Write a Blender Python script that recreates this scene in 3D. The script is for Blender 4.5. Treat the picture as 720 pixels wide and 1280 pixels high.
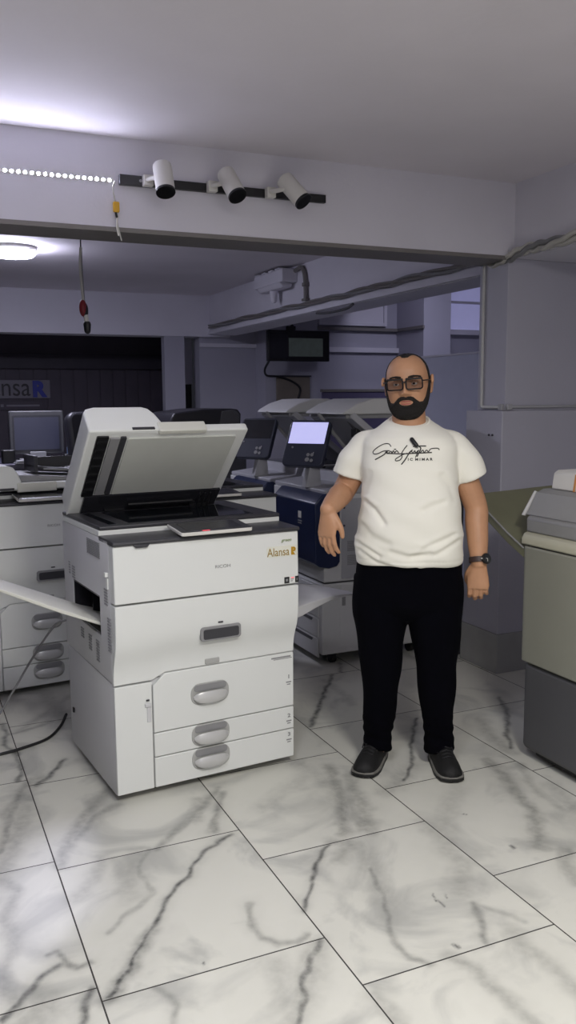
import bpy, bmesh, math, random
import numpy as np
from mathutils import Vector, Matrix, Euler, noise as mnoise
from mathutils.bvhtree import BVHTree

for o in list(bpy.data.objects):
    bpy.data.objects.remove(o, do_unlink=True)
S = bpy.context.scene
C = S.collection
R = math.radians

# ------------------------------------------------------------------ camera, world, lights, exposure
cam_d = bpy.data.cameras.new('camera')
cam_d.sensor_fit = 'VERTICAL'
cam_d.sensor_height = 36.0
cam_d.lens = 1082.9 * 36.0 / 1280.0
cam = bpy.data.objects.new('camera', cam_d)
C.objects.link(cam)
PITCH, YAW, ROLL = .1296, .4179, -.0075
fw = Vector((math.sin(YAW) * math.cos(PITCH), math.cos(YAW) * math.cos(PITCH), -math.sin(PITCH)))
rt = Vector((math.cos(YAW), -math.sin(YAW), 0))
up = rt.cross(fw)
rt2 = rt * math.cos(ROLL) + up * math.sin(ROLL)
up2 = up * math.cos(ROLL) - rt * math.sin(ROLL)
M = Matrix((rt2, up2, -fw)).transposed().to_4x4()
M.translation = (0, 0, 1.5)
cam.matrix_world = M
S.camera = cam
cam_d.clip_start = .05

W = bpy.data.worlds.new('world')
S.world = W
W.use_nodes = True
W.node_tree.nodes['Background'].inputs[0].default_value = (.6, .62, .8, 1)
W.node_tree.nodes['Background'].inputs[1].default_value = .02

S.view_settings.view_transform = 'Standard'
S.view_settings.look = 'None'
S.view_settings.gamma = 1
S.view_settings.use_curve_mapping = False
S.view_settings.exposure = 0.0


def area(name, loc, size, energy, col, rot=(0, 0, 0), sy=None):
    l = bpy.data.lights.new(name, 'AREA')
    l.energy = energy
    l.color = col
    l.size = size
    if sy:
        l.shape = 'RECTANGLE'
        l.size_y = sy
    o = bpy.data.objects.new(name, l)
    o.location = loc
    o.rotation_euler = rot
    C.objects.link(o)
    return o


area('front_room_ceiling_light', (1.0, 0.25, 2.54), .5, 72, (1, .97, .90))
area('front_room_added_fill', (.15, 1.1, 2.56), .5, 22, (.90, .92, 1))  # unseen fill light, added to brighten and cool the left-edge printer
area('alcove_ceiling_light', (5.0, 7.2, 3.1), .5, 17, (.78, .78, 1))


# ------------------------------------------------------------------ materials
def s2l(c):
    c = c / 255.0
    return c / 12.92 if c <= .04045 else ((c + .055) / 1.055) ** 2.4


def rgb(r, g, b):
    return (s2l(r), s2l(g), s2l(b), 1)


def mat(name, col, rough=.5, metal=0, var=.04, scale=12, bump=0, bscale=200, emit=None, estr=0, coat=0, spec=.5):
    m = bpy.data.materials.new(name)
    m.use_nodes = True
    nt = m.node_tree
    b = nt.nodes['Principled BSDF']
    b.inputs['Roughness'].default_value = rough
    b.inputs['Metallic'].default_value = metal
    b.inputs['Specular IOR Level'].default_value = spec
    if coat:
        b.inputs['Coat Weight'].default_value = coat
    tc = nt.nodes.new('ShaderNodeTexCoord')
    n = nt.nodes.new('ShaderNodeTexNoise')
    n.inputs['Scale'].default_value = scale
    n.inputs['Detail'].default_value = 4
    nt.links.new(tc.outputs['Object'], n.inputs['Vector'])
    mx = nt.nodes.new('ShaderNodeMix')
    mx.data_type = 'RGBA'
    d = tuple(max(0, c * (1 - 2 * var)) for c in col[:3]) + (1,)
    u = tuple(min(1, c * (1 + 2 * var)) for c in col[:3]) + (1,)
    mx.inputs[6].default_value = d
    mx.inputs[7].default_value = u
    nt.links.new(n.outputs['Fac'], mx.inputs[0])
    nt.links.new(mx.outputs[2], b.inputs['Base Color'])
    if bump:
        n2 = nt.nodes.new('ShaderNodeTexNoise')
        n2.inputs['Scale'].default_value = bscale
        n2.inputs['Detail'].default_value = 3
        nt.links.new(tc.outputs['Object'], n2.inputs['Vector'])
        bp = nt.nodes.new('ShaderNodeBump')
        bp.inputs['Strength'].default_value = bump
        bp.inputs['Distance'].default_value = .005
        nt.links.new(n2.outputs['Fac'], bp.inputs['Height'])
        nt.links.new(bp.outputs[0], b.inputs['Normal'])
    if emit:
        b.inputs['Emission Color'].default_value = emit
        b.inputs['Emission Strength'].default_value = estr
    return m


MT = {
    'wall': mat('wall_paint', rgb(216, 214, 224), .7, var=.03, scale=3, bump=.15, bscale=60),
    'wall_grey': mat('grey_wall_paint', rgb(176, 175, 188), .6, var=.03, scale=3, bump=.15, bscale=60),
    'ceil': mat('ceiling_paint', rgb(226, 221, 228), .8, var=.04, scale=2, bump=.2, bscale=30),
    'dark_wall': mat('dark_panelling', rgb(74, 68, 80), .6, var=.1, scale=6),
    'darker_wall': mat('dark_band', rgb(48, 44, 56), .6, var=.1, scale=6),
    'trim': mat('grey_trim', rgb(120, 116, 114), .5, var=.05),
    'skirt': mat('grey_marble_skirting', rgb(160, 160, 160), .25, var=.12, scale=5),
    'white': mat('white_plastic', rgb(226, 228, 226), .42, var=.012, scale=5, bump=.03, bscale=500),
    'whiteside': mat('light_grey_plastic', rgb(205, 205, 208), .45, var=.02, scale=5, bump=.03, bscale=500),
    'grey': mat('mid_grey_plastic', rgb(140, 140, 142), .5, var=.04),
    'ventg': mat('vent_grey', rgb(150, 150, 153), .6, var=.05),
    'seam': mat('seam_grey', rgb(70, 70, 72), .6),
    'dark': mat('charcoal_plastic', rgb(58, 58, 63), .38, var=.05),
    'black': mat('black_plastic', rgb(22, 22, 25), .4, var=.05),
    'glass': mat('scanner_glass', rgb(24, 28, 33), .06, var=.02, coat=.5),
    'platen': mat('platen_sheet', rgb(196, 198, 192), .55, var=.02),
    'tray': mat('tray_beige', rgb(214, 214, 205), .5, var=.02),
    'chrome': mat('handle_silver', rgb(205, 205, 205), .3, metal=.25, var=.03),
    'recess': mat('handle_recess', rgb(172, 172, 170), .5, var=.03),
    'screen': mat('dark_screen', rgb(40, 40, 45), .2, var=.05),
    'gold': mat('gold_lettering', rgb(190, 145, 30), .4, metal=.1, var=.1),
    'bronze': mat('bronze_lettering', rgb(150, 122, 48), .45, var=.1),
    'pale_gold': mat('pale_gold_sticker', rgb(226, 226, 214), .5, var=.03),
    'grtext': mat('grey_lettering', rgb(150, 150, 150), .5),
    'green': mat('green_lettering', rgb(120, 140, 80), .5),
    'red': mat('red_led', rgb(230, 50, 60), .4, emit=(1, .1, .15, 1), estr=.8),
    'navy': mat('navy_plastic', rgb(16, 30, 66), .38, var=.06),
    'xwhite': mat('copier_off_white', rgb(196, 196, 196), .45, var=.02),
    'xgrey': mat('copier_grey', rgb(165, 165, 170), .5, var=.03),
    'panel_navy': mat('control_panel_navy', rgb(46, 50, 66), .35, var=.04),
    'bright': mat('lit_touch_screen', rgb(190, 190, 225), .3, emit=rgb(196, 196, 250), estr=.75, var=.06),
    'beige': mat('beige_plastic', rgb(142, 142, 130), .5, var=.03, scale=6, bump=.08, bscale=400),
    'beige_l': mat('light_beige_plastic', rgb(182, 180, 160), .5, var=.02),
    'dkgrey': mat('dark_grey_plastic', rgb(80, 80, 83), .55, var=.03, bump=.08, bscale=400),
    'topgrey': mat('copier_top_grey', rgb(140, 140, 140), .5, var=.03),
    'olive': mat('olive_tray', rgb(112, 112, 90), .5, var=.05),
    'orange': mat('orange_tape', rgb(205, 140, 80), .5, var=.05),
    'rubber': mat('rubber_black', rgb(18, 18, 19), .6),
    'cable': mat('cable_black', rgb(30, 30, 32), .5),
    'cable_g': mat('cable_grey', rgb(130, 130, 132), .5),
    'cable_w': mat('cable_white', rgb(190, 188, 182), .5),
    'yellow': mat('yellow_connector', rgb(215, 165, 40), .4),
    'ledw': mat('led_diode', rgb(250, 250, 255), .4, emit=(.78, .79, 1, 1), estr=330),
    'lamp': mat('lamp_diffuser', rgb(250, 250, 255), .4, emit=(.80, .80, 1, 1), estr=150),
    'spotw': mat('spotlight_white', rgb(215, 213, 208), .4, var=.02),
    'lens': mat('spotlight_lens', rgb(120, 122, 126), .25, metal=.3, var=.3, scale=60),
    'pane': mat('frosted_pane', rgb(190, 190, 215), .4, emit=rgb(150, 150, 196), estr=.42, var=.03),
    'part_purple': mat('purple_board', rgb(84, 78, 108), .7, var=.04),
    'part_grey': mat('partition_grey', rgb(196, 198, 216), .6, var=.02),
    'board': mat('beige_board', rgb(130, 122, 112), .7, var=.06),
    'tvpic': mat('tv_picture', rgb(40, 48, 50), .3, emit=rgb(70, 76, 76), estr=.25, var=.6, scale=14),
    'blue': mat('blue_sign', rgb(30, 44, 150), .4, var=.05),
    'signbg': mat('sign_plate', rgb(120, 116, 128), .5, var=.03),
    'signtxt': mat('sign_letters', rgb(30, 28, 36), .5),
    'maroon': mat('maroon_plastic', rgb(120, 18, 30), .4),
    'skin': mat('skin', rgb(182, 136, 104), .5, var=.06, scale=30, bump=.06, bscale=300),
    'skin_face': mat('face_skin', rgb(182, 136, 104), .5, var=.06, scale=30),
    'lip': mat('lips', rgb(168, 98, 88), .45, var=.05, scale=80),
    'hair': mat('hair_black', rgb(22, 17, 15), .7, var=.2, scale=300, bump=.6, bscale=700),
    'eyew': mat('eye_white', rgb(190, 180, 170), .3),
    'iris': mat('iris_brown', rgb(34, 20, 14), .15),
    'shirt': mat('white_cotton', rgb(236, 234, 224), .85, var=.015, scale=8, bump=.12, bscale=900),
    'ink': mat('shirt_print', rgb(46, 44, 44), .8),
    'pants': mat('navy_trousers', rgb(3, 3, 9), .95, var=.1, scale=20, bump=.1, bscale=600, spec=.08),
    'shoe': mat('black_shoe', rgb(12, 12, 14), .7, var=.1, scale=40, bump=.3, bscale=500),
    'sole': mat('white_sole', rgb(120, 118, 114), .6, var=.04),
    'frame': mat('spectacle_frame', rgb(24, 20, 24), .25),
    'strap': mat('watch_strap', rgb(52, 36, 34), .5),
    'dial': mat('watch_dial', rgb(50, 52, 58), .2, metal=.4),
    'leather': mat('black_leather', rgb(34, 33, 40), .45, var=.05),
    'counter': mat('counter_dark', rgb(70, 68, 82), .5, var=.05),
    'crt': mat('monitor_screen', rgb(72, 74, 90), .3, var=.03),
    'bluecap': mat('bottle_blue', rgb(100, 120, 150), .3, var=.05),
    'debris': mat('floor_specks', rgb(40, 38, 36), .8),
}
# thin clear spectacle glass
gm = bpy.data.materials.new('spectacle_glass')
gm.use_nodes = True
nt = gm.node_tree
nt.nodes.clear()
o_ = nt.nodes.new('ShaderNodeOutputMaterial')
mx_ = nt.nodes.new('ShaderNodeMixShader')
tr_ = nt.nodes.new('ShaderNodeBsdfTransparent')
tr_.inputs[0].default_value = (.84, .84, .86, 1)
gl_ = nt.nodes.new('ShaderNodeBsdfGlossy')
gl_.inputs['Roughness'].default_value = .05
fr_ = nt.nodes.new('ShaderNodeFresnel')
nt.links.new(fr_.outputs[0], mx_.inputs[0])
nt.links.new(tr_.outputs[0], mx_.inputs[1])
nt.links.new(gl_.outputs[0], mx_.inputs[2])
nt.links.new(mx_.outputs[0], o_.inputs[0])
MT['clear'] = gm


# ------------------------------------------------------------------ mesh helpers
class MB:
    def __init__(self):
        self.bm = bmesh.new()

    def box(self, x0, x1, y0, y1, z0, z1):
        v = [self.bm.verts.new(p) for p in ((x0, y0, z0), (x1, y0, z0), (x1, y1, z0), (x0, y1, z0),
                                            (x0, y0, z1), (x1, y0, z1), (x1, y1, z1), (x0, y1, z1))]
        for f in ((0, 3, 2, 1), (4, 5, 6, 7), (0, 1, 5, 4), (1, 2, 6, 5), (2, 3, 7, 6), (3, 0, 4, 7)):
            self.bm.faces.new([v[i] for i in f])
        return self

    def prism(self, pts, a, b, axis='y'):
        """closed 2-D outline swept along an axis. axis y: pts are (x,z); x: (y,z); z: (x,y)"""
        def p3(p, t):
            return {'y': (p[0], t, p[1]), 'x': (t, p[0], p[1]), 'z': (p[0], p[1], t)}[axis]
        v0 = [self.bm.verts.new(p3(p, a)) for p in pts]
        v1 = [self.bm.verts.new(p3(p, b)) for p in pts]
        n = len(pts)
        self.bm.faces.new(v0)
        self.bm.faces.new(v1[::-1])
        for i in range(n):
            self.bm.faces.new([v0[i], v0[(i + 1) % n], v1[(i + 1) % n], v1[i]])
        return self

    def hexa(self, p):
        v = [self.bm.verts.new(q) for q in p]
        for f in ((0, 3, 2, 1), (4, 5, 6, 7), (0, 1, 5, 4), (1, 2, 6, 5), (2, 3, 7, 6), (3, 0, 4, 7)):
            self.bm.faces.new([v[i] for i in f])
        return self

    def loft(self, rings):
        vs = [[self.bm.verts.new(p) for p in r] for r in rings]
        n = len(rings[0])
        for a, b in zip(vs[:-1], vs[1:]):
            for i in range(n):
                self.bm.faces.new([a[i], a[(i + 1) % n], b[(i + 1) % n], b[i]])
        self.bm.faces.new(vs[0][::-1])
        self.bm.faces.new(vs[-1])
        return self

    def tube(self, pts, r, seg=10, cap=True, flat=1.0, flat_dir=None):
        pts = [Vector(p) for p in pts]
        if not hasattr(r, '__len__'):
            r = [r] * len(pts)
        rings = []
        prev = None
        for i, p in enumerate(pts):
            t = (pts[min(i + 1, len(pts) - 1)] - pts[max(i - 1, 0)]).normalized()
            if prev is None:
                ref = Vector(flat_dir) if flat_dir else (Vector((0, 0, 1)) if abs(t.z) < .9 else Vector((0, 1, 0)))
                u = t.cross(ref).normalized()
            else:
                u = (prev - t * prev.dot(t)).normalized()
            prev = u
            w = t.cross(u)
            rings.append((p, t, u, w, r[i]))
        out = []
        if cap:
            p, t, u, w, rr = rings[0]
            for k in (.95, .7, .35):
                a = math.acos(min(1, k)) if False else k * math.pi / 2
                out.append([p - t * (rr * math.sin(a)) + (u * math.cos(q) + w * math.sin(q) * flat) * rr * math.cos(a)
                            for q in (2 * math.pi * j / seg for j in range(seg))])
        for p, t, u, w, rr in rings:
            out.append([p + (u * math.cos(q) + w * math.sin(q) * flat) * rr for q in (2 * math.pi * j / seg for j in range(seg))])
        if cap:
            p, t, u, w, rr = rings[-1]
            for k in (.35, .7, .95):
                a = k * math.pi / 2
                out.append([p + t * (rr * math.sin(a)) + (u * math.cos(q) + w * math.sin(q) * flat) * rr * math.cos(a)
                            for q in (2 * math.pi * j / seg for j in range(seg))])
        return self.loft(out)

    def cyl(self, p0, p1, r0, r1=None, seg=24):
        r1 = r0 if r1 is None else r1
        return self.tube([p0, p1], [r0, r1], seg, cap=False)

    def lathe(self, prof, c=(0, 0, 0), seg=32):
        """prof: (r,z) list revolved about z at c"""
        return self.loft([[(c[0] + r * math.cos(2 * math.pi * j / seg), c[1] + r * math.sin(2 * math.pi * j / seg), c[2] + z)
                           for j in range(seg)] for r, z in prof])

    def sphere(self, c, r, sx=1, sy=1, sz=1, seg=20):
        n = seg // 2
        rings = []
        for i in range(n + 1):
            a = math.pi * (i + .04) / (n + .08)
            rings.append([(c[0] + r * sx * math.sin(a) * math.cos(2 * math.pi * j / seg),
                           c[1] + r * sy * math.sin(a) * math.sin(2 * math.pi * j / seg),
                           c[2] + r * sz * math.cos(a)) for j in range(seg)])
        return self.loft(rings)

    def xform(self, m):
        bmesh.ops.transform(self.bm, matrix=m, verts=self.bm.verts)
        return self

    def build(self, name, m, parent=None, loc=(0, 0, 0), rot=(0, 0, 0), bevel=0, seg=2, smooth=None, label=None):
        bmesh.ops.recalc_face_normals(self.bm, faces=self.bm.faces)
        me = bpy.data.meshes.new(name)
        self.bm.to_mesh(me)
        self.bm.free()
        me.materials.append(MT[m] if isinstance(m, str) else m)
        o = bpy.data.objects.new(name, me)
        C.objects.link(o)
        o.location = loc
        o.rotation_euler = rot
        if parent:
            o.parent = parent
        if smooth is None:
            smooth = not bevel
        if bevel:
            b = o.modifiers.new('bevel', 'BEVEL')
            b.width = bevel
            b.segments = seg
            b.limit_method = 'ANGLE'
            b.angle_limit = R(40)
            b.harden_normals = False
        for p in me.polygons:
            p.use_smooth = True
        try:
            me.set_sharp_from_angle(angle=R(38))
        except Exception:
            pass
        if label:
            o['label'] = label
        return o


def tag(o, label, cat, group=None, kind=None):
    o['label'] = label
    o['category'] = cat
    if group:
        o['group'] = group
    if kind:
        o['kind'] = kind
    return o


def thing(name, label, cat, loc=(0, 0, 0), rz=0, group=None):
    o = bpy.data.objects.new(name, None)
    o.empty_display_size = .1
    C.objects.link(o)
    o.location = loc
    o.rotation_euler = (0, 0, rz)
    return tag(o, label, cat, group)


def struct(name, mb, m, bevel=0):
    o = mb.build(name, m, bevel=bevel)
    o['kind'] = 'structure'
    return o


def copy_tree(o, parent=None):
    c = o.copy()
    C.objects.link(c)
    if parent:
        c.parent = parent
    for ch in [x for x in o.children]:
        copy_tree(ch, c)
    return c


def rrect(x0, x1, y0, y1, r, n=6):
    pts = []
    for cx, cy, a0 in ((x1 - r, y1 - r, 0), (x0 + r, y1 - r, 90), (x0 + r, y0 + r, 180), (x1 - r, y0 + r, 270)):
        for i in range(n + 1):
            a = R(a0 + 90 * i / n)
            pts.append((cx + r * math.cos(a), cy + r * math.sin(a)))
    return pts


def text(name, body, size, m, parent, loc, rot=(R(90), 0, 0), extrude=.0006, sx=1, shear=0, offset=0):
    cu = bpy.data.curves.new(name, 'FONT')
    cu.body = body
    cu.size = size
    cu.extrude = extrude
    cu.shear = shear
    cu.offset = offset
    cu.align_x = 'LEFT'
    tmp = bpy.data.objects.new(name + '_tmp', cu)
    C.objects.link(tmp)
    bpy.context.view_layer.update()
    dg = bpy.context.evaluated_depsgraph_get()
    me = bpy.data.meshes.new_from_object(tmp.evaluated_get(dg))
    bpy.data.objects.remove(tmp)
    bpy.data.curves.remove(cu)
    me.name = name
    me.materials.clear()
    me.materials.append(MT[m])
    o = bpy.data.objects.new(name, me)
    C.objects.link(o)
    o.parent = parent
    o.location = loc
    o.rotation_euler = rot
    o.scale = (sx, 1, 1)
    return o


def bake(o):
    """apply modifiers"""
    bpy.context.view_layer.update()
    dg = bpy.context.evaluated_depsgraph_get()
    me = bpy.data.meshes.new_from_object(o.evaluated_get(dg))
    old = o.data
    o.modifiers.clear()
    o.data = me
    bpy.data.meshes.remove(old)
    for p in me.polygons:
        p.use_smooth = True
    return o


def curve(pts, n=8):
    """Catmull-Rom through points"""
    P = [Vector(p) for p in pts]
    P = [P[0] * 2 - P[1]] + P + [P[-1] * 2 - P[-2]]
    out = []
    for i in range(1, len(P) - 2):
        for k in range(n):
            t = k / n
            a, b, c, d = P[i - 1], P[i], P[i + 1], P[i + 2]
            out.append(.5 * ((2 * b) + (c - a) * t + (2 * a - 5 * b + 4 * c - d) * t * t + (3 * b - a - 3 * c + d) * t ** 3))
    out.append(P[-2])
    return out



# ================================================================== SETTING
# ------------------------------------------------------------------ floor: marble-look tiles, veins measured on the floor plane (x, y in metres)
VEINS = [
    ([(0.961, 2.685), (0.867, 2.626), (0.802, 2.572), (0.751, 2.489), (0.685, 2.435), (0.639, 2.372), (0.604, 2.299), (0.543, 2.223), (0.489, 2.152), (0.443, 2.094), (0.397, 2.031)], 0.011, 0.95),
    ([(0.567, 2.253), (0.491, 2.151), (0.436, 2.084), (0.395, 2.022)], 0.03, 0.6),
    ([(0.453, 2.305), (0.5, 2.356), (0.571, 2.403), (0.617, 2.437), (0.62, 2.524), (0.615, 2.604), (0.678, 2.714)], 0.012, 0.38),
    ([(0.566, 2.451), (0.581, 2.594), (0.658, 2.711)], 0.05, 0.22),
    ([(0.872, 2.264), (0.842, 2.168), (0.837, 2.101), (0.866, 2.055), (0.92, 2.039), (0.963, 2.051)], 0.014, 0.5),
    ([(0.4, 2.505), (0.455, 2.575), (0.522, 2.701)], 0.035, 0.3),
    ([(0.514, 2.017), (0.543, 1.971), (0.545, 1.928), (0.518, 1.867)], 0.014, 0.42),
    ([(0.992, 2.014), (0.943, 1.963), (0.881, 1.894), (0.832, 1.807), (0.792, 1.748)], 0.013, 0.8),
    ([(0.833, 1.977), (0.824, 1.92), (0.793, 1.809)], 0.05, 0.28),
    ([(0.977, 2.005), (0.885, 1.882), (0.787, 1.766)], 0.045, 0.35),
    ([(1.247, 2.474), (1.187, 2.433), (1.134, 2.365), (1.091, 2.282), (1.029, 2.215), (0.998, 2.17)], 0.009, 0.9),
    ([(1.261, 2.491), (1.313, 2.444), (1.231, 2.374)], 0.035, 0.4),
    ([(1.295, 2.291), (1.264, 2.154), (1.206, 2.023), (1.171, 1.924), (1.166, 1.842), (1.2, 1.805)], 0.013, 0.5),
    ([(1.32, 2.389), (1.291, 2.241), (1.212, 2.02)], 0.05, 0.22),
    ([(1.484, 1.992), (1.448, 1.912), (1.396, 1.82)], 0.014, 0.55),
    ([(1.479, 1.985), (1.508, 1.936), (1.541, 1.886), (1.558, 1.852)], 0.015, 0.3),
    ([(1.627, 2.459), (1.596, 2.29), (1.591, 2.192), (1.492, 2.073)], 0.05, 0.3),
    ([(1.529, 3.041), (1.457, 2.816), (1.379, 2.639), (1.324, 2.523)], 0.035, 0.5),
    ([(1.557, 2.926), (1.508, 2.755), (1.419, 2.523)], 0.04, 0.45),
    ([(1.419, 3.118), (1.453, 2.975), (1.446, 2.821)], 0.05, 0.25),
    ([(2.156, 2.819), (2.123, 2.68), (2.071, 2.531), (2.038, 2.402), (1.94, 2.25), (1.875, 2.173)], 0.035, 0.5),
    ([(2.245, 2.733), (2.158, 2.529), (2.133, 2.357)], 0.025, 0.3),
    ([(1.894, 2.651), (1.725, 2.479), (1.612, 2.371)], 0.05, 0.25),
    ([(1.939, 2.12), (1.878, 2.022), (1.836, 1.94)], 0.03, 0.4),
    ([(2.148, 3.347), (2.037, 3.213), (1.908, 3.026), (1.851, 2.917), (1.744, 2.799)], 0.012, 0.9),
    ([(1.863, 2.911), (1.724, 2.808), (1.613, 2.743)], 0.05, 0.3),
    ([(2.678, 3.415), (2.576, 3.24), (2.423, 3.032), (2.321, 2.88)], 0.016, 0.8),
    ([(2.401, 3.206), (2.313, 2.981), (2.3, 2.843)], 0.04, 0.35),
    ([(2.079, 4.094), (1.894, 3.838), (1.761, 3.622), (1.646, 3.471)], 0.016, 0.9),
    ([(1.999, 4.041), (1.99, 3.792), (1.96, 3.651)], 0.03, 0.3),
    ([(0.389, 2.725), (0.454, 2.907), (0.545, 3.059), (0.651, 3.205), (0.714, 3.278)], 0.03, 0.45),
    ([(0.459, 2.874), (0.565, 3.016), (0.661, 3.075)], 0.02, 0.4),
    ([(1.044, 3.046), (0.953, 2.94), (0.839, 2.823), (0.703, 2.702)], 0.022, 0.5),
    ([(1.043, 3.008), (0.978, 2.858), (0.918, 2.723)], 0.02, 0.55),
    ([(0.949, 2.977), (0.884, 2.835)], 0.03, 0.4),
    ([(0.551, 3.567), (0.482, 3.468), (0.405, 3.366)], 0.014, 0.85),
    ([(0.501, 3.502), (0.606, 3.541), (0.659, 3.472)], 0.03, 0.25),
    ([(0.219, 2.897), (0.271, 3.086), (0.315, 3.271), (0.38, 3.409)], 0.02, 0.55),
    ([(0.139, 2.061), (0.189, 2.117), (0.243, 2.176), (0.297, 2.211)], 0.013, 0.9),
    ([(0.281, 2.266), (0.314, 2.27), (0.315, 2.214), (0.341, 2.183), (0.379, 2.192)], 0.012, 0.6),
    ([(0.221, 2.135), (0.251, 2.072), (0.222, 2.003)], 0.05, 0.3),
    ([(0.368, 3.962), (0.472, 3.999), (0.557, 4.036)], 0.02, 0.5),
    ([(0.701, 4.372), (0.571, 4.18), (0.398, 3.98)], 0.03, 0.35),
    ([(1.27, 1.813), (1.305, 1.735), (1.307, 1.638), (1.306, 1.513)], 0.03, 0.4),
    ([(1.495, 1.827), (1.494, 1.692), (1.493, 1.569)], 0.035, 0.35),
    ([(1.021, 1.769), (1.018, 1.7), (1.014, 1.641)], 0.03, 0.35),
    ([(1.395, 3.002), (1.292, 2.93), (1.144, 2.816)], 0.05, 0.22),
    ([(2.243, 2.528), (2.191, 2.401), (2.178, 2.323)], 0.04, 0.3),
    ([(1.399, 2.087), (1.388, 2.045)], 0.003, 0.9),
    ([(1.398, 2.05), (1.394, 2.015)], 0.003, 0.8),
    ([(1.435, 2.071), (1.429, 2.05)], 0.003, 0.7),
    ([(1.795, 2.21), (1.792, 2.194)], 0.006, 1.0),
    ([(1.308, 1.849), (1.31, 1.837)], 0.006, 1.0),
    ([(1.778, 2.474), (1.79, 2.462)], 0.004, 1.0),
    ([(0.66, 2.059), (0.663, 2.054)], 0.004, 1.0),
]


def build_floor():
    rnd = random.Random(5)
    TW, TD, X0 = .6258, .6758, .3765
    offs = {0: 3.3762, 1: 3.1578, 2: 3.4389, -1: 3.4325}
    tiles = []
    for ci in range(-6, 8):
        o = offs.get(ci, 3.3 + rnd.uniform(-.2, .2))
        for k in range(-11, 9):
            x0 = X0 + ci * TW
            y1 = o - k * TD
            tiles.append((x0, x0 + TW, y1 - TD, y1, rnd.random()))
    segs = []
    for pts, w, s in VEINS:
        for a, b in zip(pts[:-1], pts[1:]):
            segs.append((*a, *b, w, s))
    for x0, x1, y0, y1, r in tiles:          # veins of the tiles further back, each tile its own
        if (y0 > 3.55 or x0 < -.1) and y0 < 8:
            for q in range(2):
                n = 5
                ax, ay = rnd.uniform(x0, x1), y0
                bx, by = min(x1, max(x0, ax + rnd.uniform(-.1, .45))), y1
                pts = [(ax + (bx - ax) * t / n + rnd.uniform(-.05, .05), ay + (by - ay) * t / n) for t in range(n + 1)]
                w, s = rnd.choice(((.012, .8), (.03, .4), (.04, .35)))
                for a, b in zip(pts[:-1], pts[1:]):
                    segs.append((*a, *b, w, s))
    seg = np.array(segs)
    V, F, TI = [], [], []
    off = 0
    gap = .0022
    for x0, x1, y0, y1, r in tiles:
        cx, cy = (x0 + x1) / 2, (y0 + y1) / 2
        near = -.5 < cx < 3.4 and 1.3 < cy < 4.0
        mid = -.8 < cx < 3.4 and 1.0 < cy < 6.5
        n = 96 if near else (30 if mid else 3)
        gx = np.linspace(x0 + gap, x1 - gap, n + 1)
        gy = np.linspace(y0 + gap, y1 - gap, n + 1)
        X, Y = np.meshgrid(gx, gy)
        V.append(np.stack([X.ravel(), Y.ravel(), np.zeros(X.size)], 1))
        TI.append(np.full(X.size, r))
        i = np.arange(n)
        a = (i[:, None] * (n + 1) + i[None, :]).ravel() + off
        F.append(np.stack([a, a + 1, a + n + 2, a + n + 1], 1))
        off += X.size
    V = np.concatenate(V)
    F = np.concatenate(F)
    TI = np.concatenate(TI)
    # domain warp so that veins wander
    px, py = V[:, 0], V[:, 1]

    def wob(a, b, k):
        return (np.sin(a * k + 1.3 * np.sin(b * k * .7)) * .5 + np.sin(a * k * 2.3 + b * k * 1.7) * .3 + np.sin(b * k * 4.1 - a * k * 3.3) * .2)
    wx = px + .009 * wob(py, px, 23) + .0012 * wob(py + 3, px, 61)
    wy = py + .009 * wob(px + 5, py, 21) + .0012 * wob(px, py + 2, 57)
    vein = np.zeros(len(V))
    for x0, y0, x1, y1, w, s in seg:
        m = 2.6 * w + .02
        sel = np.where((px > min(x0, x1) - m) & (px < max(x0, x1) + m) & (py > min(y0, y1) - m) & (py < max(y0, y1) + m))[0]
        if not len(sel):
            continue
        qx, qy = wx[sel], wy[sel]
        dx, dy = x1 - x0, y1 - y0
        L = dx * dx + dy * dy + 1e-9
        t = np.clip(((qx - x0) * dx + (qy - y0) * dy) / L, 0, 1)
        d = np.hypot(qx - x0 - t * dx, qy - y0 - t * dy)
        ww = w * (.75 + .5 * (.5 + .5 * wob(qx, qy, 23)))
        val = s * np.exp(-(d / ww) ** 2)
        if w > .006:
            val = np.maximum(val, .22 * s * np.exp(-(d / (ww * 2.4)) ** 2))
        vein[sel] = np.maximum(vein[sel], val)
    me = bpy.data.meshes.new('floor')
    me.vertices.add(len(V))
    me.vertices.foreach_set('co', V.astype(np.float32).ravel())
    me.loops.add(len(F) * 4)
    me.polygons.add(len(F))
    me.loops.foreach_set('vertex_index', F.astype(np.int32).ravel())
    me.polygons.foreach_set('loop_start', np.arange(0, len(F) * 4, 4, dtype=np.int32))
    me.update(calc_edges=True)
    a = me.attributes.new('vein', 'FLOAT', 'POINT')
    a.data.foreach_set('value', vein.astype(np.float32))
    a = me.attributes.new('tile', 'FLOAT', 'POINT')
    a.data.foreach_set('value', TI.astype(np.float32))
    m = bpy.data.materials.new('marble_tile')
    m.use_nodes = True
    nt = m.node_tree
    b = nt.nodes['Principled BSDF']
    N = nt.nodes.new
    L = nt.links.new
    av = N('ShaderNodeAttribute')
    av.attribute_name = 'vein'
    at = N('ShaderNodeAttribute')
    at.attribute_name = 'tile'
    tc = N('ShaderNodeTexCoord')
    cmb = N('ShaderNodeCombineXYZ')
    mul = N('ShaderNodeMath')
    mul.operation = 'MULTIPLY'
    mul.inputs[1].default_value = 37
    L(at.outputs['Fac'], mul.inputs[0])
    L(mul.outputs[0], cmb.inputs[2])
    add = N('ShaderNodeVectorMath')
    L(tc.outputs['Object'], add.inputs[0])
    L(cmb.outputs[0], add.inputs[1])
    n1 = N('ShaderNodeTexNoise')
    n1.inputs['Scale'].default_value = 3.2
    n1.inputs['Detail'].default_value = 6
    n1.inputs['Distortion'].default_value = 1.2
    L(add.outputs[0], n1.inputs['Vector'])
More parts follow.
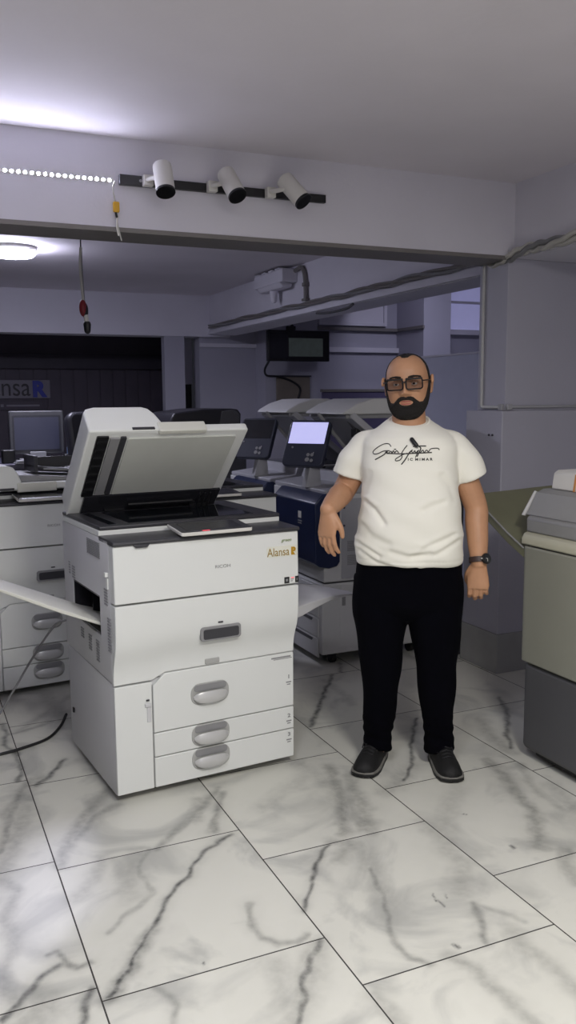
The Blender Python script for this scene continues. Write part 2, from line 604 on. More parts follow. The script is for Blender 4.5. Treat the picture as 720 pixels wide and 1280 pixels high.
    cr = N('ShaderNodeValToRGB')
    cr.color_ramp.elements[0].position = .33
    cr.color_ramp.elements[0].color = (.50, .50, .465, 1)
    cr.color_ramp.elements[1].position = .50
    cr.color_ramp.elements[1].color = (.68, .675, .615, 1)
    L(n1.outputs['Fac'], cr.inputs[0])
    n2 = N('ShaderNodeTexNoise')
    n2.inputs['Scale'].default_value = 38
    n2.inputs['Detail'].default_value = 5
    L(add.outputs[0], n2.inputs['Vector'])
    mr = N('ShaderNodeMapRange')
    mr.inputs[1].default_value = .3
    mr.inputs[2].default_value = .7
    mr.inputs[3].default_value = .65
    mr.inputs[4].default_value = 1.15
    L(n2.outputs['Fac'], mr.inputs[0])
    vm = N('ShaderNodeMath')
    vm.operation = 'MULTIPLY'
    vm.use_clamp = True
    L(av.outputs['Fac'], vm.inputs[0])
    L(mr.outputs[0], vm.inputs[1])
    mx = N('ShaderNodeMix')
    mx.data_type = 'RGBA'
    L(vm.outputs[0], mx.inputs[0])
    L(cr.outputs[0], mx.inputs[6])
    mx.inputs[7].default_value = (.085, .087, .085, 1)
    L(mx.outputs[2], b.inputs['Base Color'])
    b.inputs['Roughness'].default_value = .33
    b.inputs['Specular IOR Level'].default_value = .38
    me.materials.append(m)
    o = bpy.data.objects.new('floor', me)
    C.objects.link(o)
    o['kind'] = 'structure'
    g = MB().box(-3.4, 4.9, -4.1, 10.4, -.08, -.0015)
    gr = g.build('grout', mat('grout', rgb(62, 60, 58), .8), parent=o)


build_floor()

# ------------------------------------------------------------------ shell
YB = 3.75          # plane of the opening between the front room and the back room
struct('ceiling', MB().box(-3.2, 4.8, -2.7, 10.5, 2.59, 2.70), 'ceil')
struct('wall_left', MB().box(-3.3, -3.1, 3.75, 10.5, 0, 2.59).box(-2.1, -1.9, -1.8, 3.75, 0, 2.59), 'dkgrey')
struct('wall_behind_viewer', MB().box(-2.1, 4.6, -1.8, -1.6, 0, 2.59), 'wall')
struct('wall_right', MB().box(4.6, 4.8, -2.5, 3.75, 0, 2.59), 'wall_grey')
# dropped beam over the opening, its grey metal edge trim
struct('trim_1', MB().box(-3.1, 2.96, YB, 3.99, 2.225, 2.59), 'wall').name = 'wall_beam'
struct('trim_2', MB().box(-3.1, 2.96, YB - .004, 3.985, 2.206, 2.225), 'trim')
# side beam over the right recess, running towards the viewer
struct('wall_side_beam', MB().box(2.96, 4.6, -2.5, 3.99, 2.215, 2.59), 'wall')
# pier at the end of the opening: slim upper part, wider lower part, and the wall right of it
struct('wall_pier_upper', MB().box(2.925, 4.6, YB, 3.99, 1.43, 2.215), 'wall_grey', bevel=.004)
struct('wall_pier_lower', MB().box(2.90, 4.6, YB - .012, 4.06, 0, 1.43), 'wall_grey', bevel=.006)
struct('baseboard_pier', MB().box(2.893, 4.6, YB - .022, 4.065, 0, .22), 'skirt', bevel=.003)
# back room: beams under the ceiling
struct('wall_back_beam', MB().box(-3.1, 3.3, 8.93, 9.2, 2.165, 2.59), 'wall')
struct('wall_back_side_beam', MB().box(3.07, 3.36, 3.99, 8.93, 2.185, 2.59), 'wall')
struct('trim_3', MB().prism([(3.045, 2.19), (3.07, 2.19), (3.07, 2.245), (3.062, 2.245)], 3.99, 8.93, 'y'), 'wall')
# recess at the far left: dark panelled wall, its lintel bands, side pillar
wl = MB()
wl.box(-3.1, 3.0, 10.2, 10.4, 0, 2.59)
for i in range(30):
    wl.box(-1.6 + i * .15, -1.6 + i * .15 + .135, 10.185, 10.2, 0, 1.86)
struct('wall_far', wl, 'dark_wall')
struct('trim_4', MB().box(-3.1, 3.0, 10.12, 10.2, 1.86, 2.03), 'darker_wall')
struct('wall_far_pillar', MB().box(2.57, 2.79, 8.95, 9.06, 0, 2.165), 'wall_grey')
struct('dark_doorway', MB().box(2.79, 2.97, 9.3, 9.34, 0, 1.67), 'black')  # black slab stands in for the darkness of the door opening
struct('wall_door_lintel', MB().box(2.79, 2.97, 9.25, 9.36, 1.67, 2.165), 'wall_grey')
# alcove to the right of the back room
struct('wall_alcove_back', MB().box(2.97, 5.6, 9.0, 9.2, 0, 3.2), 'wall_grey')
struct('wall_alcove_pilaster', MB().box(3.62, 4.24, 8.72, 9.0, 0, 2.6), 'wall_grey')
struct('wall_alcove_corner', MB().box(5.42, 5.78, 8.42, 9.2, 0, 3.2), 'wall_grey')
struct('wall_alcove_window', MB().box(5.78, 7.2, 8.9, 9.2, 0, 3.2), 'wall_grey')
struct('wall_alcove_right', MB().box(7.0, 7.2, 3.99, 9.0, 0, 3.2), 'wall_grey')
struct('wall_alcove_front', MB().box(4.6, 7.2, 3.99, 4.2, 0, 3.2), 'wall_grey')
struct('ceiling_alcove', MB().box(3.36, 7.2, 3.9, 9.2, 3.2, 3.3), 'ceil')
struct('wall_alcove_over_beam', MB().box(3.3, 3.36, 3.99, 9.2, 2.59, 3.2), 'wall')
struct('floor_alcove', MB().box(4.8, 7.2, 3.9, 9.2, -.08, -.002), 'skirt')
# mouldings along the alcove walls
struct('trim_5', MB().box(2.97, 3.62, 8.97, 9.0, 2.06, 2.10), 'wall')
struct('trim_6', MB().box(4.24, 5.42, 8.94, 9.0, 2.275, 2.31), 'trim')
struct('trim_7', MB().box(4.24, 5.42, 8.95, 9.0, 2.03, 2.085), 'wall')
struct('trim_8', MB().box(5.395, 5.42, 8.40, 8.95, 2.275, 2.31), 'trim')
# windows with pale panes
w1 = struct('window_1', MB().box(4.38, 4.42, 8.95, 9.0, 2.33, 2.75).box(5.22, 5.26, 8.95, 9.0, 2.33, 2.75).box(4.42, 5.22, 8.95, 9.0, 2.33, 2.37).box(4.42, 5.22, 8.95, 9.0, 2.71, 2.75), 'wall', bevel=.003)
MB().box(4.42, 5.22, 8.975, 8.99, 2.37, 2.71).build('pane', 'wall', parent=w1)
w2 = struct('window_2', MB().box(5.80, 6.9, 8.82, 8.9, 2.25, 2.31).box(5.80, 6.9, 8.86, 8.9, 2.62, 2.65).box(5.80, 6.9, 8.86, 8.9, 2.98, 3.02), 'wall', bevel=.003)
MB().box(5.80, 6.9, 8.885, 8.895, 2.31, 2.98).build('pane', 'pane', parent=w2)
MB().box(5.86, 6.03, 8.80, 8.86, 2.68, 2.84).build('blind_box', 'black', parent=w2, bevel=.004)

# ================================================================== WHITE OFFICE PRINTERS
RW, RD = .76, .635


def add_handle(parent, a, z, y=-.004, w=.16, h=.085):
    hd = MB().prism(rrect(a - w / 2, a + w / 2, z - h / 2, z + h / 2, .036), y - .004, y + .004, 'y').build('handle', 'recess', parent=parent, bevel=.002)
    b = MB()
    n = 14
    rings = []
    for i in range(n + 1):
        t = -1 + 2 * i / n
        hh = .024 * math.sqrt(max(.05, 1 - abs(t) ** 3.5))
        yy = y - .006 - .016 * (1 - t * t) ** .5 if abs(t) < 1 else y - .006
        x = a + t * (w / 2 - .008)
        zc = z - .010
        rings.append([(x, yy - .008 * math.cos(q), zc + hh * math.sin(q)) for q in (2 * math.pi * k / 10 for k in range(10))])
    b.loft(rings).build('grip', 'chrome', parent=hd)
    MB().prism(rrect(a - w / 2 + .012, a + w / 2 - .012, z + .012, z + .038, .011), y - .0065, y - .003, 'y').build('finger_recess', 'grey', parent=hd)
    return hd


def make_ricoh(label, loc, rz, variant='open'):
    t = thing('office_printer', label, 'printer', loc, rz, )
    # body: lower plinth and upper housing with the bypass opening cut into its left side
    b = MB()
    b.box(.004, RW - .004, .012, RD, .03, .462)
    b.box(.0, RW, .004, RD, .466, 1.0)
    b.box(.01, RW - .01, .02, RD - .01, .46, .47)
    body = b.build('body', 'whiteside', parent=t, bevel=.006)
    cut = MB().box(-.05, .10, .125, .50, .62, .775).build('cutter', 'dark')
    cut.parent = t
    md = body.modifiers.new('slot', 'BOOLEAN')
    md.operation = 'DIFFERENCE'
    md.solver = 'EXACT'
    md.object = cut
    bpy.context.view_layer.update()
    bake(body)
    body.data.set_sharp_from_angle(angle=R(35))
    bpy.data.objects.remove(cut, do_unlink=True)
    sl = MB()
    sl.box(.088, .099, .128, .497, .623, .772)
    sl.box(.004, .09, .128, .497, .621, .628)
    sl.box(.004, .09, .128, .497, .766, .774)
    sl.box(.004, .09, .492, .498, .623, .772)
    sl.box(.004, .09, .127, .133, .623, .772)
    for k in range(3):
        sl.box(.05, .088, .17 + k * .11, .18 + k * .11, .63, .77)
    sl.tube([(.03, .15, .755), (.03, .47, .755)], .008)
    sl.build('bypass_opening', 'screen', parent=t)
    # drawers
    specs = [([(.153, .252), (.757, .252), (.757, .478), (.202, .478), (.153, .436)], (.384, .372), .37, '1'),
             ([(.153, .156), (.757, .156), (.757, .248), (.153, .248)], (.384, .207), .205, '2'),
             ([(.153, .035), (.757, .035), (.757, .152), (.153, .152)], (.384, .111), .125, '3')]
    for pts, (ha, hz), nz, num in specs:
        d = MB().prism(pts, -.004, .012, 'y').build('drawer', 'white', parent=t, bevel=.003)
        add_handle(d, ha, hz)
        text('drawer_number', num, .022, 'grey', d, (.728, -.0045, nz), sx=1.2, offset=.0006)
        MB().box(.722, .746, -.0048, -.004, nz - .018, nz - .013).box(.726, .742, -.0048, -.004, nz - .027, nz - .023).build('drawer_mark', 'grey', parent=d)
    MB().prism([(.004, .035), (.148, .035), (.148, .434), (.15, .452), (.004, .452)], -.004, .012, 'y').build('side_door', 'white', parent=t, bevel=.003)
    lt = MB().box(.118, .142, -.012, -.004, .36, .374).box(.126, .142, -.008, -.004, .30, .36).build('door_latch', 'whiteside', parent=t, bevel=.002)
    MB().box(.124, .136, -.0086, -.0038, .382, .388).build('latch_mark', 'dark', parent=lt)
    # curved middle door: section (depth, height), bottom edge stepping up to the right
    prof = [(-.004, .0), (-.0045, .02), (-.007, .045), (-.013, .072), (-.022, .098), (-.033, .125), (-.042, .155), (-.047, .19), (-.049, .24), (-.05, .307)]

    def door_ring(a, z0):
        H = .765 - z0
        out = [(a, y, z0 + z * H / .307) for y, z in prof]
        out += [(a, .02, .765), (a, .02, z0)]
        return out
    m = MB()
    m.loft([door_ring(.002, .458), door_ring(.03, .459), door_ring(.15, .459), door_ring(.202, .482), door_ring(.5, .482), door_ring(.758, .482)])
    md = m.build('middle_door', 'white', parent=t, bevel=.003)
    md.data.set_sharp_from_angle(angle=R(30))
    pl = MB().prism(rrect(.332, .500, .590, .645, .012), -.052, -.035, 'y').build('panel_window', 'grey', parent=md, bevel=.002)
    MB().prism(rrect(.342, .490, .598, .636, .008), -.0535, -.05, 'y').build('window_pane', 'dark', parent=pl)
    MB().box(.405, .425, -.0495, -.047, .655, .661).build('door_mark', 'dark', parent=md)
    MB().prism(rrect(.365, .425, .487, .508, .004), -.010, .0, 'y').build('catch', 'recess', parent=md, bevel=.002)
    # upper door
    u = MB()
    u.prism([(-.05, .772), (-.046, .984), (.02, .984), (.02, .772)], .002, RW - .002, 'x')
    ud = u.build('upper_door', 'white', parent=t, bevel=.004)
    text('maker_name', 'RICOH', .017, 'grtext', ud, (.395, -.0492, .868), sx=1.25)
    if variant == 'open':
        st = MB().prism(rrect(.618, .752, .886, .928, .008), -.0492, -.046, 'y').build('shop_sticker', 'pale_gold', parent=ud)
        text('sticker_lettering', 'Alansa', .047, 'bronze', ud, (.618, -.0497, .890), sx=.80)
        text('sticker_initial', 'R', .040, 'gold', ud, (.724, -.0499, .892), sx=1.0, offset=.0022)
        text('green_sticker', 'green', .017, 'green', ud, (.682, -.0484, .945), sx=1.15, shear=.3)
        for x0, x1 in ((.693, .715), (.764 - .022, .754 + .003)):
            q = MB().box(x0, x1, -.0512, -.048, .777, .802).build('certification_square', 'black', parent=ud)
            MB().box(x0 + .006, x1 - .006, -.0516, -.051, .784, .795).build('square_symbol', 'grey', parent=q)
        MB().box(.722, .736, -.0506, -.048, .790, .793).box(.722, .731, -.0506, -.048, .783, .786).build('small_print', 'grey', parent=ud)
        MB().box(.724, .737, -.0507, -.048, .796, .7985).build('small_print', 'red', parent=ud)
        MB().prism(rrect(.655, .744, .462 - .002, .466, .001), -.0046, -.0042, 'y').build('drawer_caption', 'grey', parent=t)
        MB().prism(rrect(.665, .75, .455, .458, .001), -.0046, -.0042, 'y').build('drawer_caption', 'grey', parent=t)
    # dark ledge over the doors, rounded rear edge and small latch
    lg = MB().prism([(-.054, .985), (-.058, .992), (-.054, 1.0), (.115, 1.004), (.115, .985)], 0, RW, 'x').build('front_ledge', 'dark', parent=t, bevel=.002)
    MB().prism([(.075, .987), (.085, .974), (.128, .974), (.138, .987)], -.0585, -.04, 'y').build('ledge_latch', 'dark', parent=lg, bevel=.002)
    # scanner deck
    MB().box(.0, RW, .112, RD - .01, 1.0, 1.022).build('scanner_deck', 'white', parent=t, bevel=.003)
    tp = MB().box(.002, RW, .108, RD, 1.022, 1.037).build('scanner_top', 'dark', parent=t, bevel=.004)
    MB().box(.13, .66, .15, .50, 1.037, 1.0385).build('exposure_glass', 'glass', parent=tp)
    MB().box(.05, .08, .15, .50, 1.037, 1.0385).build('feeder_glass', 'glass', parent=tp)
    # tilted touch panel on the ledge
    cp = MB().prism(rrect(-.145, .145, -.078, .078, .012), -.003, .011, 'z').build('control_panel', 'spotw', parent=t, loc=(.395, -.008, 1.016), rot=(R(6), 0, 0), bevel=.003)
    MB().prism(rrect(-.1425, .1425, -.0755, .0755, .010), .0105, .0118, 'z').build('panel_bezel', 'dark', parent=cp)
    MB().prism(rrect(-.115, .115, -.052, .056, .004), .0115, .0124, 'z').build('touch_screen', 'screen', parent=cp)
    if variant == 'open':
        MB().box(-.06, -.03, -.072, -.064, .0115, .0125).build('status_light', 'red', parent=cp)
    MB().prism([(-.02, .999), (.055, .999), (.05, 1.016), (-.015, 1.008)], .29, .50, 'x').build('panel_mount', 'dark', parent=t)
    # left side details
    v = MB()
    for k in range(9):
        v.box(-.0025, .003, .105, .27, .918 + k * .0068, .922 + k * .0068)
    v.build('vent', 'ventg', parent=t)
    for y0, y1, z0, z1 in ((.025, .065, .755, .83), (.0, .035, .585, .72), (.15, .19, .51, .60), (.25, .29, .53, .60), (.36, .40, .555, .61), (.46, .50, .78, .84), (.53, .55, .79, .85)):
        v = MB()
        n = max(3, int((z1 - z0) / .011))
        for k in range(n):
            v.box(-.0022, .003, y0, y1, z0 + k * .011, z0 + k * .011 + .006)
        v.build('vent', 'ventg', parent=t)
    if variant == 'open':
        MB().box(-.012, .0, .012, .03, .865, .882).box(-.005, .001, .01, .03, .82, .86).build('door_strap', 'white', parent=t, bevel=.002)
        MB().box(-.004, .001, .56, .575, .18, .2).build('socket', 'black', parent=t)
    for x in (.07, .69):
        for y in (.09, .55):
            c = MB().cyl((x - .012, y, .025), (x + .012, y, .025), .025).box(x - .02, x + .02, y - .02, y + .02, .028, .034)
            c.build('caster', 'rubber', parent=t)
    # lid, hinged along the back
    if variant in ('open', 'closed'):
        lid = MB()
        lid.prism(rrect(.03, .665, -.479, .02, .012), .012, .045, 'z')
        lo = lid.build('scanner_lid', 'white', parent=t, loc=(0, .528, 1.039), rot=(R(-44) if variant == 'open' else R(0), 0, 0), bevel=.005)
        # document feeder: hump at the left of the lid, tapering to the paper tray
        f = MB()
        f.prism([(.0, .0125), (.30, .0125), (.30, .05), (.282, .098), (.26, .128), (.235, .138), (.045, .138), (.012, .128), (.0, .11)], -.487, .035, 'y')
        fo = f.build('document_feeder', 'white', parent=lo, bevel=.008, seg=3)
        MB().prism([(.285, .046), (.655, .046), (.655, .056), (.285, .085)], -.40, -.02, 'y').build('paper_support', 'grey', parent=lo, bevel=.004)
        MB().prism(rrect(.160, .618, -.445, -.105, .006), .006, .0135, 'z').build('platen_sheet', 'platen', parent=lo, bevel=.001)
        MB().prism(rrect(.05, .655, -.10, .015, .004), .003, .0135, 'z').build('hinge_panel', 'screen', parent=lo)
        MB().prism(rrect(.13, .152, -.455, -.11, .003), .004, .0135, 'z').build('feeder_glass_strip', 'dark', parent=lo)
        MB().prism(rrect(.088, .126, -.45, -.11, .003), .003, .0135, 'z').build('feeder_guide', 'grey', parent=lo)
        fs = MB().prism(rrect(.035, .082, -.46, -.10, .004), .005, .0135, 'z')
        for k in range(7):
            fs.box(.040, .078, -.44 + k * .048, -.425 + k * .048, -.002, .008)
        fs.build('feeder_slot', 'black', parent=lo)
        # lip handle on the front edge
        MB().prism([(-.492, .002), (-.492, .05), (-.47, .05), (-.47, .002)], .275, .475, 'x').build('lid_handle', 'tray', parent=lo, bevel=.004)
        MB().box(.17, .26, -.490, -.482, .016, .026).build('caution_strip', 'dark', parent=lo)
        for x in (.15, .53):
            h = MB().box(x, x + .085, -.01, .04, -.008, .012).cyl((x - .005, .02, .0), (x + .09, .02, .0), .012)
            h.build('hinge', 'black', parent=lo)
        MB().cyl((.24, -.05, -.01), (.53, -.05, -.01), .007).build('hinge_bar', 'black', parent=lo)
        for x in (.56, .585, .61):
            MB().tube([(x, -.085, -.002), (x, .0, -.014)], .004).build('spring', 'black', parent=lo)
    return t


main_p = make_ricoh('white office printer with its scanner lid raised, standing in front on the tiled floor', (.654, 3.067, 0), R(5), 'open')
# folding paper tray on its left side and the exit tray on its right side
pts = [(.095, .636), (.02, .660), (-.15, .738), (-.33, .822), (-.43, .862)]
rings = []
for (a, z), (y0, y1), th in zip(pts, ((.14, .49), (.14, .49), (.15, .48), (.17, .455), (.23, .40)), (.006, .012, .016, .014, .008)):
    rings.append([(a, y0, z), (a, y0 + .02, z + .006), (a, y1 - .02, z + .006), (a, y1, z), (a + .004, y1, z - th), (a + .004, y0, z - th)])
bt = MB().loft(rings).build('side_tray', 'tray', parent=main_p, bevel=.003)
MB().prism([(-.30, .810), (-.16, .744), (-.16, .7455), (-.30, .8115)], .30, .312, 'y').build('tray_groove', 'grey', parent=bt)
rings = []
for a, z, y0, y1, th in ((.74, .625, .09, .52, .055), (.85, .642, .09, .53, .05), (.95, .645, .13, .53, .035), (1.05, .64, .18, .51, .022), (1.15, .628, .23, .46, .016), (1.25, .606, .30, .37, .010)):
    rings.append([(a, y0, z - .004), (a, y0 + .03, z), (a, y1 - .03, z), (a, y1, z - .004), (a, y1, z - th), (a, y0, z - th)])
MB().loft(rings).build('exit_tray', 'whiteside', parent=main_p, bevel=.003)

left_p = make_ricoh('white office printer at the left edge, behind the raised-lid printer, its lid closed', (.25, 4.47, 0), R(6), 'closed')
third_p = make_ricoh('white office printer without a lid, behind the right end of the raised-lid printer', (1.05, 4.215, 0), R(4.5), 'bare')

# ================================================================== COPIERS WITH NAVY DOORS (against the right of the back room)
def make_xerox(label, loc, lit):
    t = thing('production_copier', label, 'copier', loc, 0)
    L, D = .70, .72                      # length along y, depth along x
    MB().box(.0, D, .0, L, .07, .475).build('cabinet', 'xwhite', parent=t, bevel=.008)
    MB().box(.012, D, .0, L, .485, .975).build('body', 'xwhite', parent=t, bevel=.006)
    MB().box(.02, D - .01, .01, L - .01, .46, .5).build('seam', 'seam', parent=t)
    for z in (.145, .262):
        d = MB().box(-.008, .002, .04, L - .02, z - .095, z + .012).build('drawer', 'xwhite', parent=t, bevel=.003)
        MB().prism([(.12, z - .012), (.40, z - .012), (.42, z + .006), (.10, z + .006)], -.0095, .0, 'x').build('handle_slot', 'dark', parent=d)
    MB().box(-.008, .002, .04, L - .02, .285, .46).build('upper_drawer', 'xwhite', parent=t, bevel=.003)
    # end face towards the viewer: access door, latch, vents, screws
    ed = MB().box(.115, .52, -.004, .004, .10, .465).build('access_door', 'xwhite', parent=t, bevel=.002)
    MB().box(.122, .145, -.006, -.002, .345, .42).build('door_latch', 'grey', parent=ed, bevel=.002)
    ep = MB().box(.12, .70, -.004, .004, .50, .95).build('end_panel', 'xgrey', parent=t, bevel=.002)
    for z0, z1 in ((.655, .715), (.575, .635)):
        v = MB()
        for k in range(6):
            v.box(.155, .215, -.006, -.002, z0 + k * .01, z0 + k * .01 + .006)
        v.build('vent', 'grey', parent=ep)
    for z in (.9, .8):
        MB().cyl((.135, -.007, z), (.135, -.002, z), .006, seg=10).build('screw', 'dark', parent=ep)
    # navy front cover wrapping the corner
    prof = [(-.05, .60), (-.02, .578), (.04, .565), (.09, .575), (.107, .60), (.107, .93), (.04, .985), (.0, .98), (-.05, .93)]
    dr = MB().prism(prof, -.012, .56, 'y').build('navy_door', 'navy', parent=t, bevel=.008, seg=3)
    MB().box(-.0525, -.048, .165, .20, .835, .872).build('logo_square', 'spotw', parent=dr)
    MB().box(-.0525, -.048, .155, .205, .815, .820).box(-.0525, -.048, .16, .205, .802, .807).build('logo_lettering', 'grey', parent=dr)
    # deck, step and shelf under the panel
    MB().prism([(.02, .975), (.02, 1.0), (.20, 1.02), (.22, 1.075), (D, 1.075), (D, .975)], .0, L, 'y').build('scanner_deck', 'xgrey', parent=t, bevel=.006)
    MB().box(.26, D - .04, .04, L - .04, 1.075, 1.079).build('exposure_glass', 'glass', parent=t)
    # control panel on a bracket
    arm = MB().prism([(.0, 1.0), (.10, 1.0), (.085, 1.20), (.05, 1.20)], .21, .27, 'y').build('panel_arm', 'xgrey', parent=t, bevel=.004)
    cp = MB().prism(rrect(-.13, .13, -.145, .145, .03), -.022, .012, 'z').build('control_panel', 'panel_navy', parent=t, bevel=.005)
    yaw, tl = R(38), R(28)
    n = Vector((-math.cos(yaw) * math.cos(tl), -math.sin(yaw) * math.cos(tl), math.sin(tl)))
    xax = Vector((math.sin(yaw), -math.cos(yaw), 0))
    yax = n.cross(xax)
    mm = Matrix((xax, yax, n)).transposed().to_4x4()
    mm.translation = (.045, .285, 1.245)
    cp.matrix_local = mm
    MB().box(-.115, .115, -.005, .13, .0115, .0135).build('display', 'bright' if lit else 'screen', parent=cp, label='lit lavender display' if lit else 'dark display')
    for bx, by, br in ((.03, -.075, .010), (.055, -.075, .010), (.03, -.105, .013), (.058, -.11, .010), (-.08, -.03, .006)):
        MB().cyl((bx, by, .011), (bx, by, .015), br, seg=14).build('button', 'grey', parent=cp)
    # raised scanner lid hinged at the back, document feeder on top, two stays
    hp = Vector((.60, 0, 1.09))
    a = R(38)
    lid = MB().box(-.50, .02, .06, L - .10, .0, .04).xform(Matrix.Translation(hp) @ Matrix.Rotation(a, 4, 'Y')).build('scanner_lid', 'xgrey', parent=t, bevel=.006)
    MB().prism([(.16, 1.412), (.175, 1.43), (.25, 1.47), (.35, 1.50), (.46, 1.502), (.55, 1.48), (.60, 1.435), (.59, 1.41)], .06, .56, 'y').build('document_feeder', 'xwhite', parent=lid, bevel=.012, seg=3)
    MB().box(.19, .57, .08, .54, 1.388, 1.412).build('feeder_base', 'grey', parent=lid, bevel=.004)
    MB().tube([(.13, .30, 1.41), (.40, .30, 1.10)], .011).build('stay', 'grey', parent=lid)
    MB().tube([(.22, .16, 1.41), (.49, .16, 1.10)], .011).build('stay', 'dark', parent=lid)
    MB().box(.28, .34, .13, .19, 1.28, 1.33).build('hinge_block', 'black', parent=lid, bevel=.004)
    MB().tube(curve([(.28, .02, 1.08), (.32, .02, 1.16), (.42, .03, 1.10)]), .008).build('lid_cable', 'cable', parent=lid)
    for x in (.10, .62):
        for y in (.08, .60):
            MB().cyl((x - .014, y, .033), (x + .014, y, .033), .033).box(x - .022, x + .022, y - .02, y + .02, .045, .075).build('caster', 'rubber', parent=t)
    return t


make_xerox('off-white copier with navy door and lit lavender control display', (2.084, 4.234, 0), True)
make_xerox('off-white copier with navy door and dark control display, behind the lit one', (2.09, 5.03, 0), False)

# ================================================================== BEIGE MACHINE AT THE RIGHT EDGE
g = thing('large_copier', 'large beige and dark grey copier cut off by the right edge', 'copier', (2.29, 2.81, 0), 0)
Ln, Dp = 1.55, .78       # runs from y=0 towards the viewer (-y)
lowp = [(.0, .035), (-.0, .42), (Dp, .42), (Dp, .035)]
MB().prism(rrect(.012, Dp, -Ln, -.002, .05, 8), .045, .415, 'z').build('lower_cover', 'dkgrey', parent=g, bevel=.02, seg=4)
MB().prism(rrect(.05, Dp - .04, -Ln + .05, -.05, .03), .02, .06, 'z').build('plinth', 'rubber', parent=g)
MB().prism(rrect(.0, Dp, -Ln, .0, .035, 8), .42, .900, 'z').build('upper_cover', 'beige', parent=g, bevel=.006)
MB().prism(rrect(.01, Dp - .01, -Ln + .01, -.01, .03, 8), .895, .91, 'z').build('seam', 'seam', parent=g)
MB().prism([(.0, .906), (.0, .93), (.012, .952), (.04, .96), (Dp, .96), (Dp, .906)], -Ln, .0, 'y').build('rim', 'beige_l', parent=g, bevel=.006)
MB().prism([(.02, .955), (.018, 1.012), (.032, 1.024), (Dp - .02, 1.024), (Dp - .02, .955)], -Ln, -.005, 'y').build('top_band', 'topgrey', parent=g, bevel=.008)
MB().prism([(.03, 1.022), (.045, 1.04), (.085, 1.112), (.12, 1.126), (Dp - .05, 1.126), (Dp - .05, 1.022)], -Ln, .02, 'y').build('top_cover', 'topgrey', parent=g, bevel=.006)
MB().prism([(.022, 1.02), (.085, 1.118), (.10, 1.112), (.04, 1.016)], .02, .032, 'y').build('end_cap', 'xwhite', parent=g, bevel=.003)
MB().tube(curve([(.075, -.25, 1.118), (.11, -.30, 1.138), (.16, -.38, 1.140), (.24, -.46, 1.134)]), .010).build('lever', 'xwhite', parent=g)
for x in (.12, .66):
    for y in (-.15, -1.4):
        MB().cyl((x - .012, y, .022), (x + .012, y, .022), .022).build('caster', 'rubber', parent=g)
# catch tray sloping up and away
r0 = [(.01, .0, .895), (.44, .0, .895), (.44, .0, .855), (.01, .0, .855)]
rings = []
for y, z in ((-.01, .888), (.10, .935), (.24, 1.01), (.36, 1.075)):
    x0 = .01 + .0 * y
    rings.append([(x0, y, z), (x0 + .46, y, z + .02), (x0 + .46, y, z - .035), (x0, y, z - .042)])
ct = MB().loft(rings).build('catch_tray', 'olive', parent=g, bevel=.004)
MB().tube([(.008, -.005, .890), (.008, .10, .938), (.008, .24, 1.012), (.008, .36, 1.077)], .004).build('tray_edge', 'topgrey', parent=ct)
# white carton with an orange band standing on it
bx = thing('carton', 'white carton with an orange band on top of the beige copier', 'box', (2.415, 2.56, 1.1275), 0)
MB().prism([(.0, .0), (.010, .066), (.03, .078), (.26, .078), (.26, .0)], .0, .225, 'y').build('box_body', 'spotw', parent=bx, bevel=.006)
MB().prism([(-.0015, .0), (.0085, .068), (.0105, .068), (.0005, .0)], .088, .098, 'y').build('orange_band', 'orange', parent=bx)
MB().prism([(-.0005, .008), (.0075, .062), (.0095, .062), (.0015, .008)], .01, .084, 'y').build('printed_panel', 'xwhite', parent=bx)

# ================================================================== LIGHTS ON THE BEAM AND CEILING
tr = thing('light_track', 'black track rail on the white beam carrying three spotlights', 'light track', (.9, 3.75, 2.417))
MB().box(0, .96, -.022, .0, -.018, .018).build('rail', 'black', parent=tr, bevel=.002)
MB().box(-.004, .14, -.026, -.001, -.021, .021).build('feed_cap', 'dark', parent=tr, bevel=.003)
MB().cyl((.085, -.03, .0), (.085, -.024, .0), .006, seg=12).build('screw', 'grey', parent=tr)
spots = [((1.052, 3.63, 2.467), (1.048, 3.570, 2.345), 'leftmost white spotlight on the black track, hanging straight down'),
         ((1.337, 3.65, 2.468), (1.362, 3.570, 2.356), 'middle white spotlight on the black track'),
         ((1.612, 3.65, 2.466), (1.669, 3.568, 2.358), 'rightmost white spotlight on the black track, tilted outwards')]
for p0, p1, lab in spots:
    p0, p1 = Vector(p0), Vector(p1)
    s = thing('spotlight', lab, 'spotlight', p0, 0, 'spotlights on the track')
    d = (p1 - p0)
    Ls = d.length
    q = Vector((0, 0, -1)).rotation_difference(d.normalized()).to_matrix().to_4x4()
    m = MB()
    m.lathe([(.012, .002), (.031, .0), (.038, -.006), (.0395, -.014), (.0395, -Ls), (.035, -Ls - .002), (.035, -Ls + .012), (.005, -Ls + .014)])
    m.xform(q).build('housing', 'spotw', parent=s)
    MB().lathe([(.0402, -Ls - .004), (.0402, -Ls + .006), (.034, -Ls + .006), (.034, -Ls - .004)]).xform(q).build('rim', 'black', parent=s)
    MB().lathe([(.0335, -Ls + .010), (.031, -Ls + .004), (.014, -Ls + .009), (.002, -Ls + .010)]).xform(q).build('lens', 'lens', parent=s)
    hy = 3.728 - p0.y
    MB().box(-.060, -.018, hy - .035, hy, -.073, -.028).build('track_adapter', 'spotw', parent=s, bevel=.003)
    MB().tube([(-.045, hy - .03, -.05), (-.01, d.y * .4, -.05)], .010).build('swivel', 'spotw', parent=s)

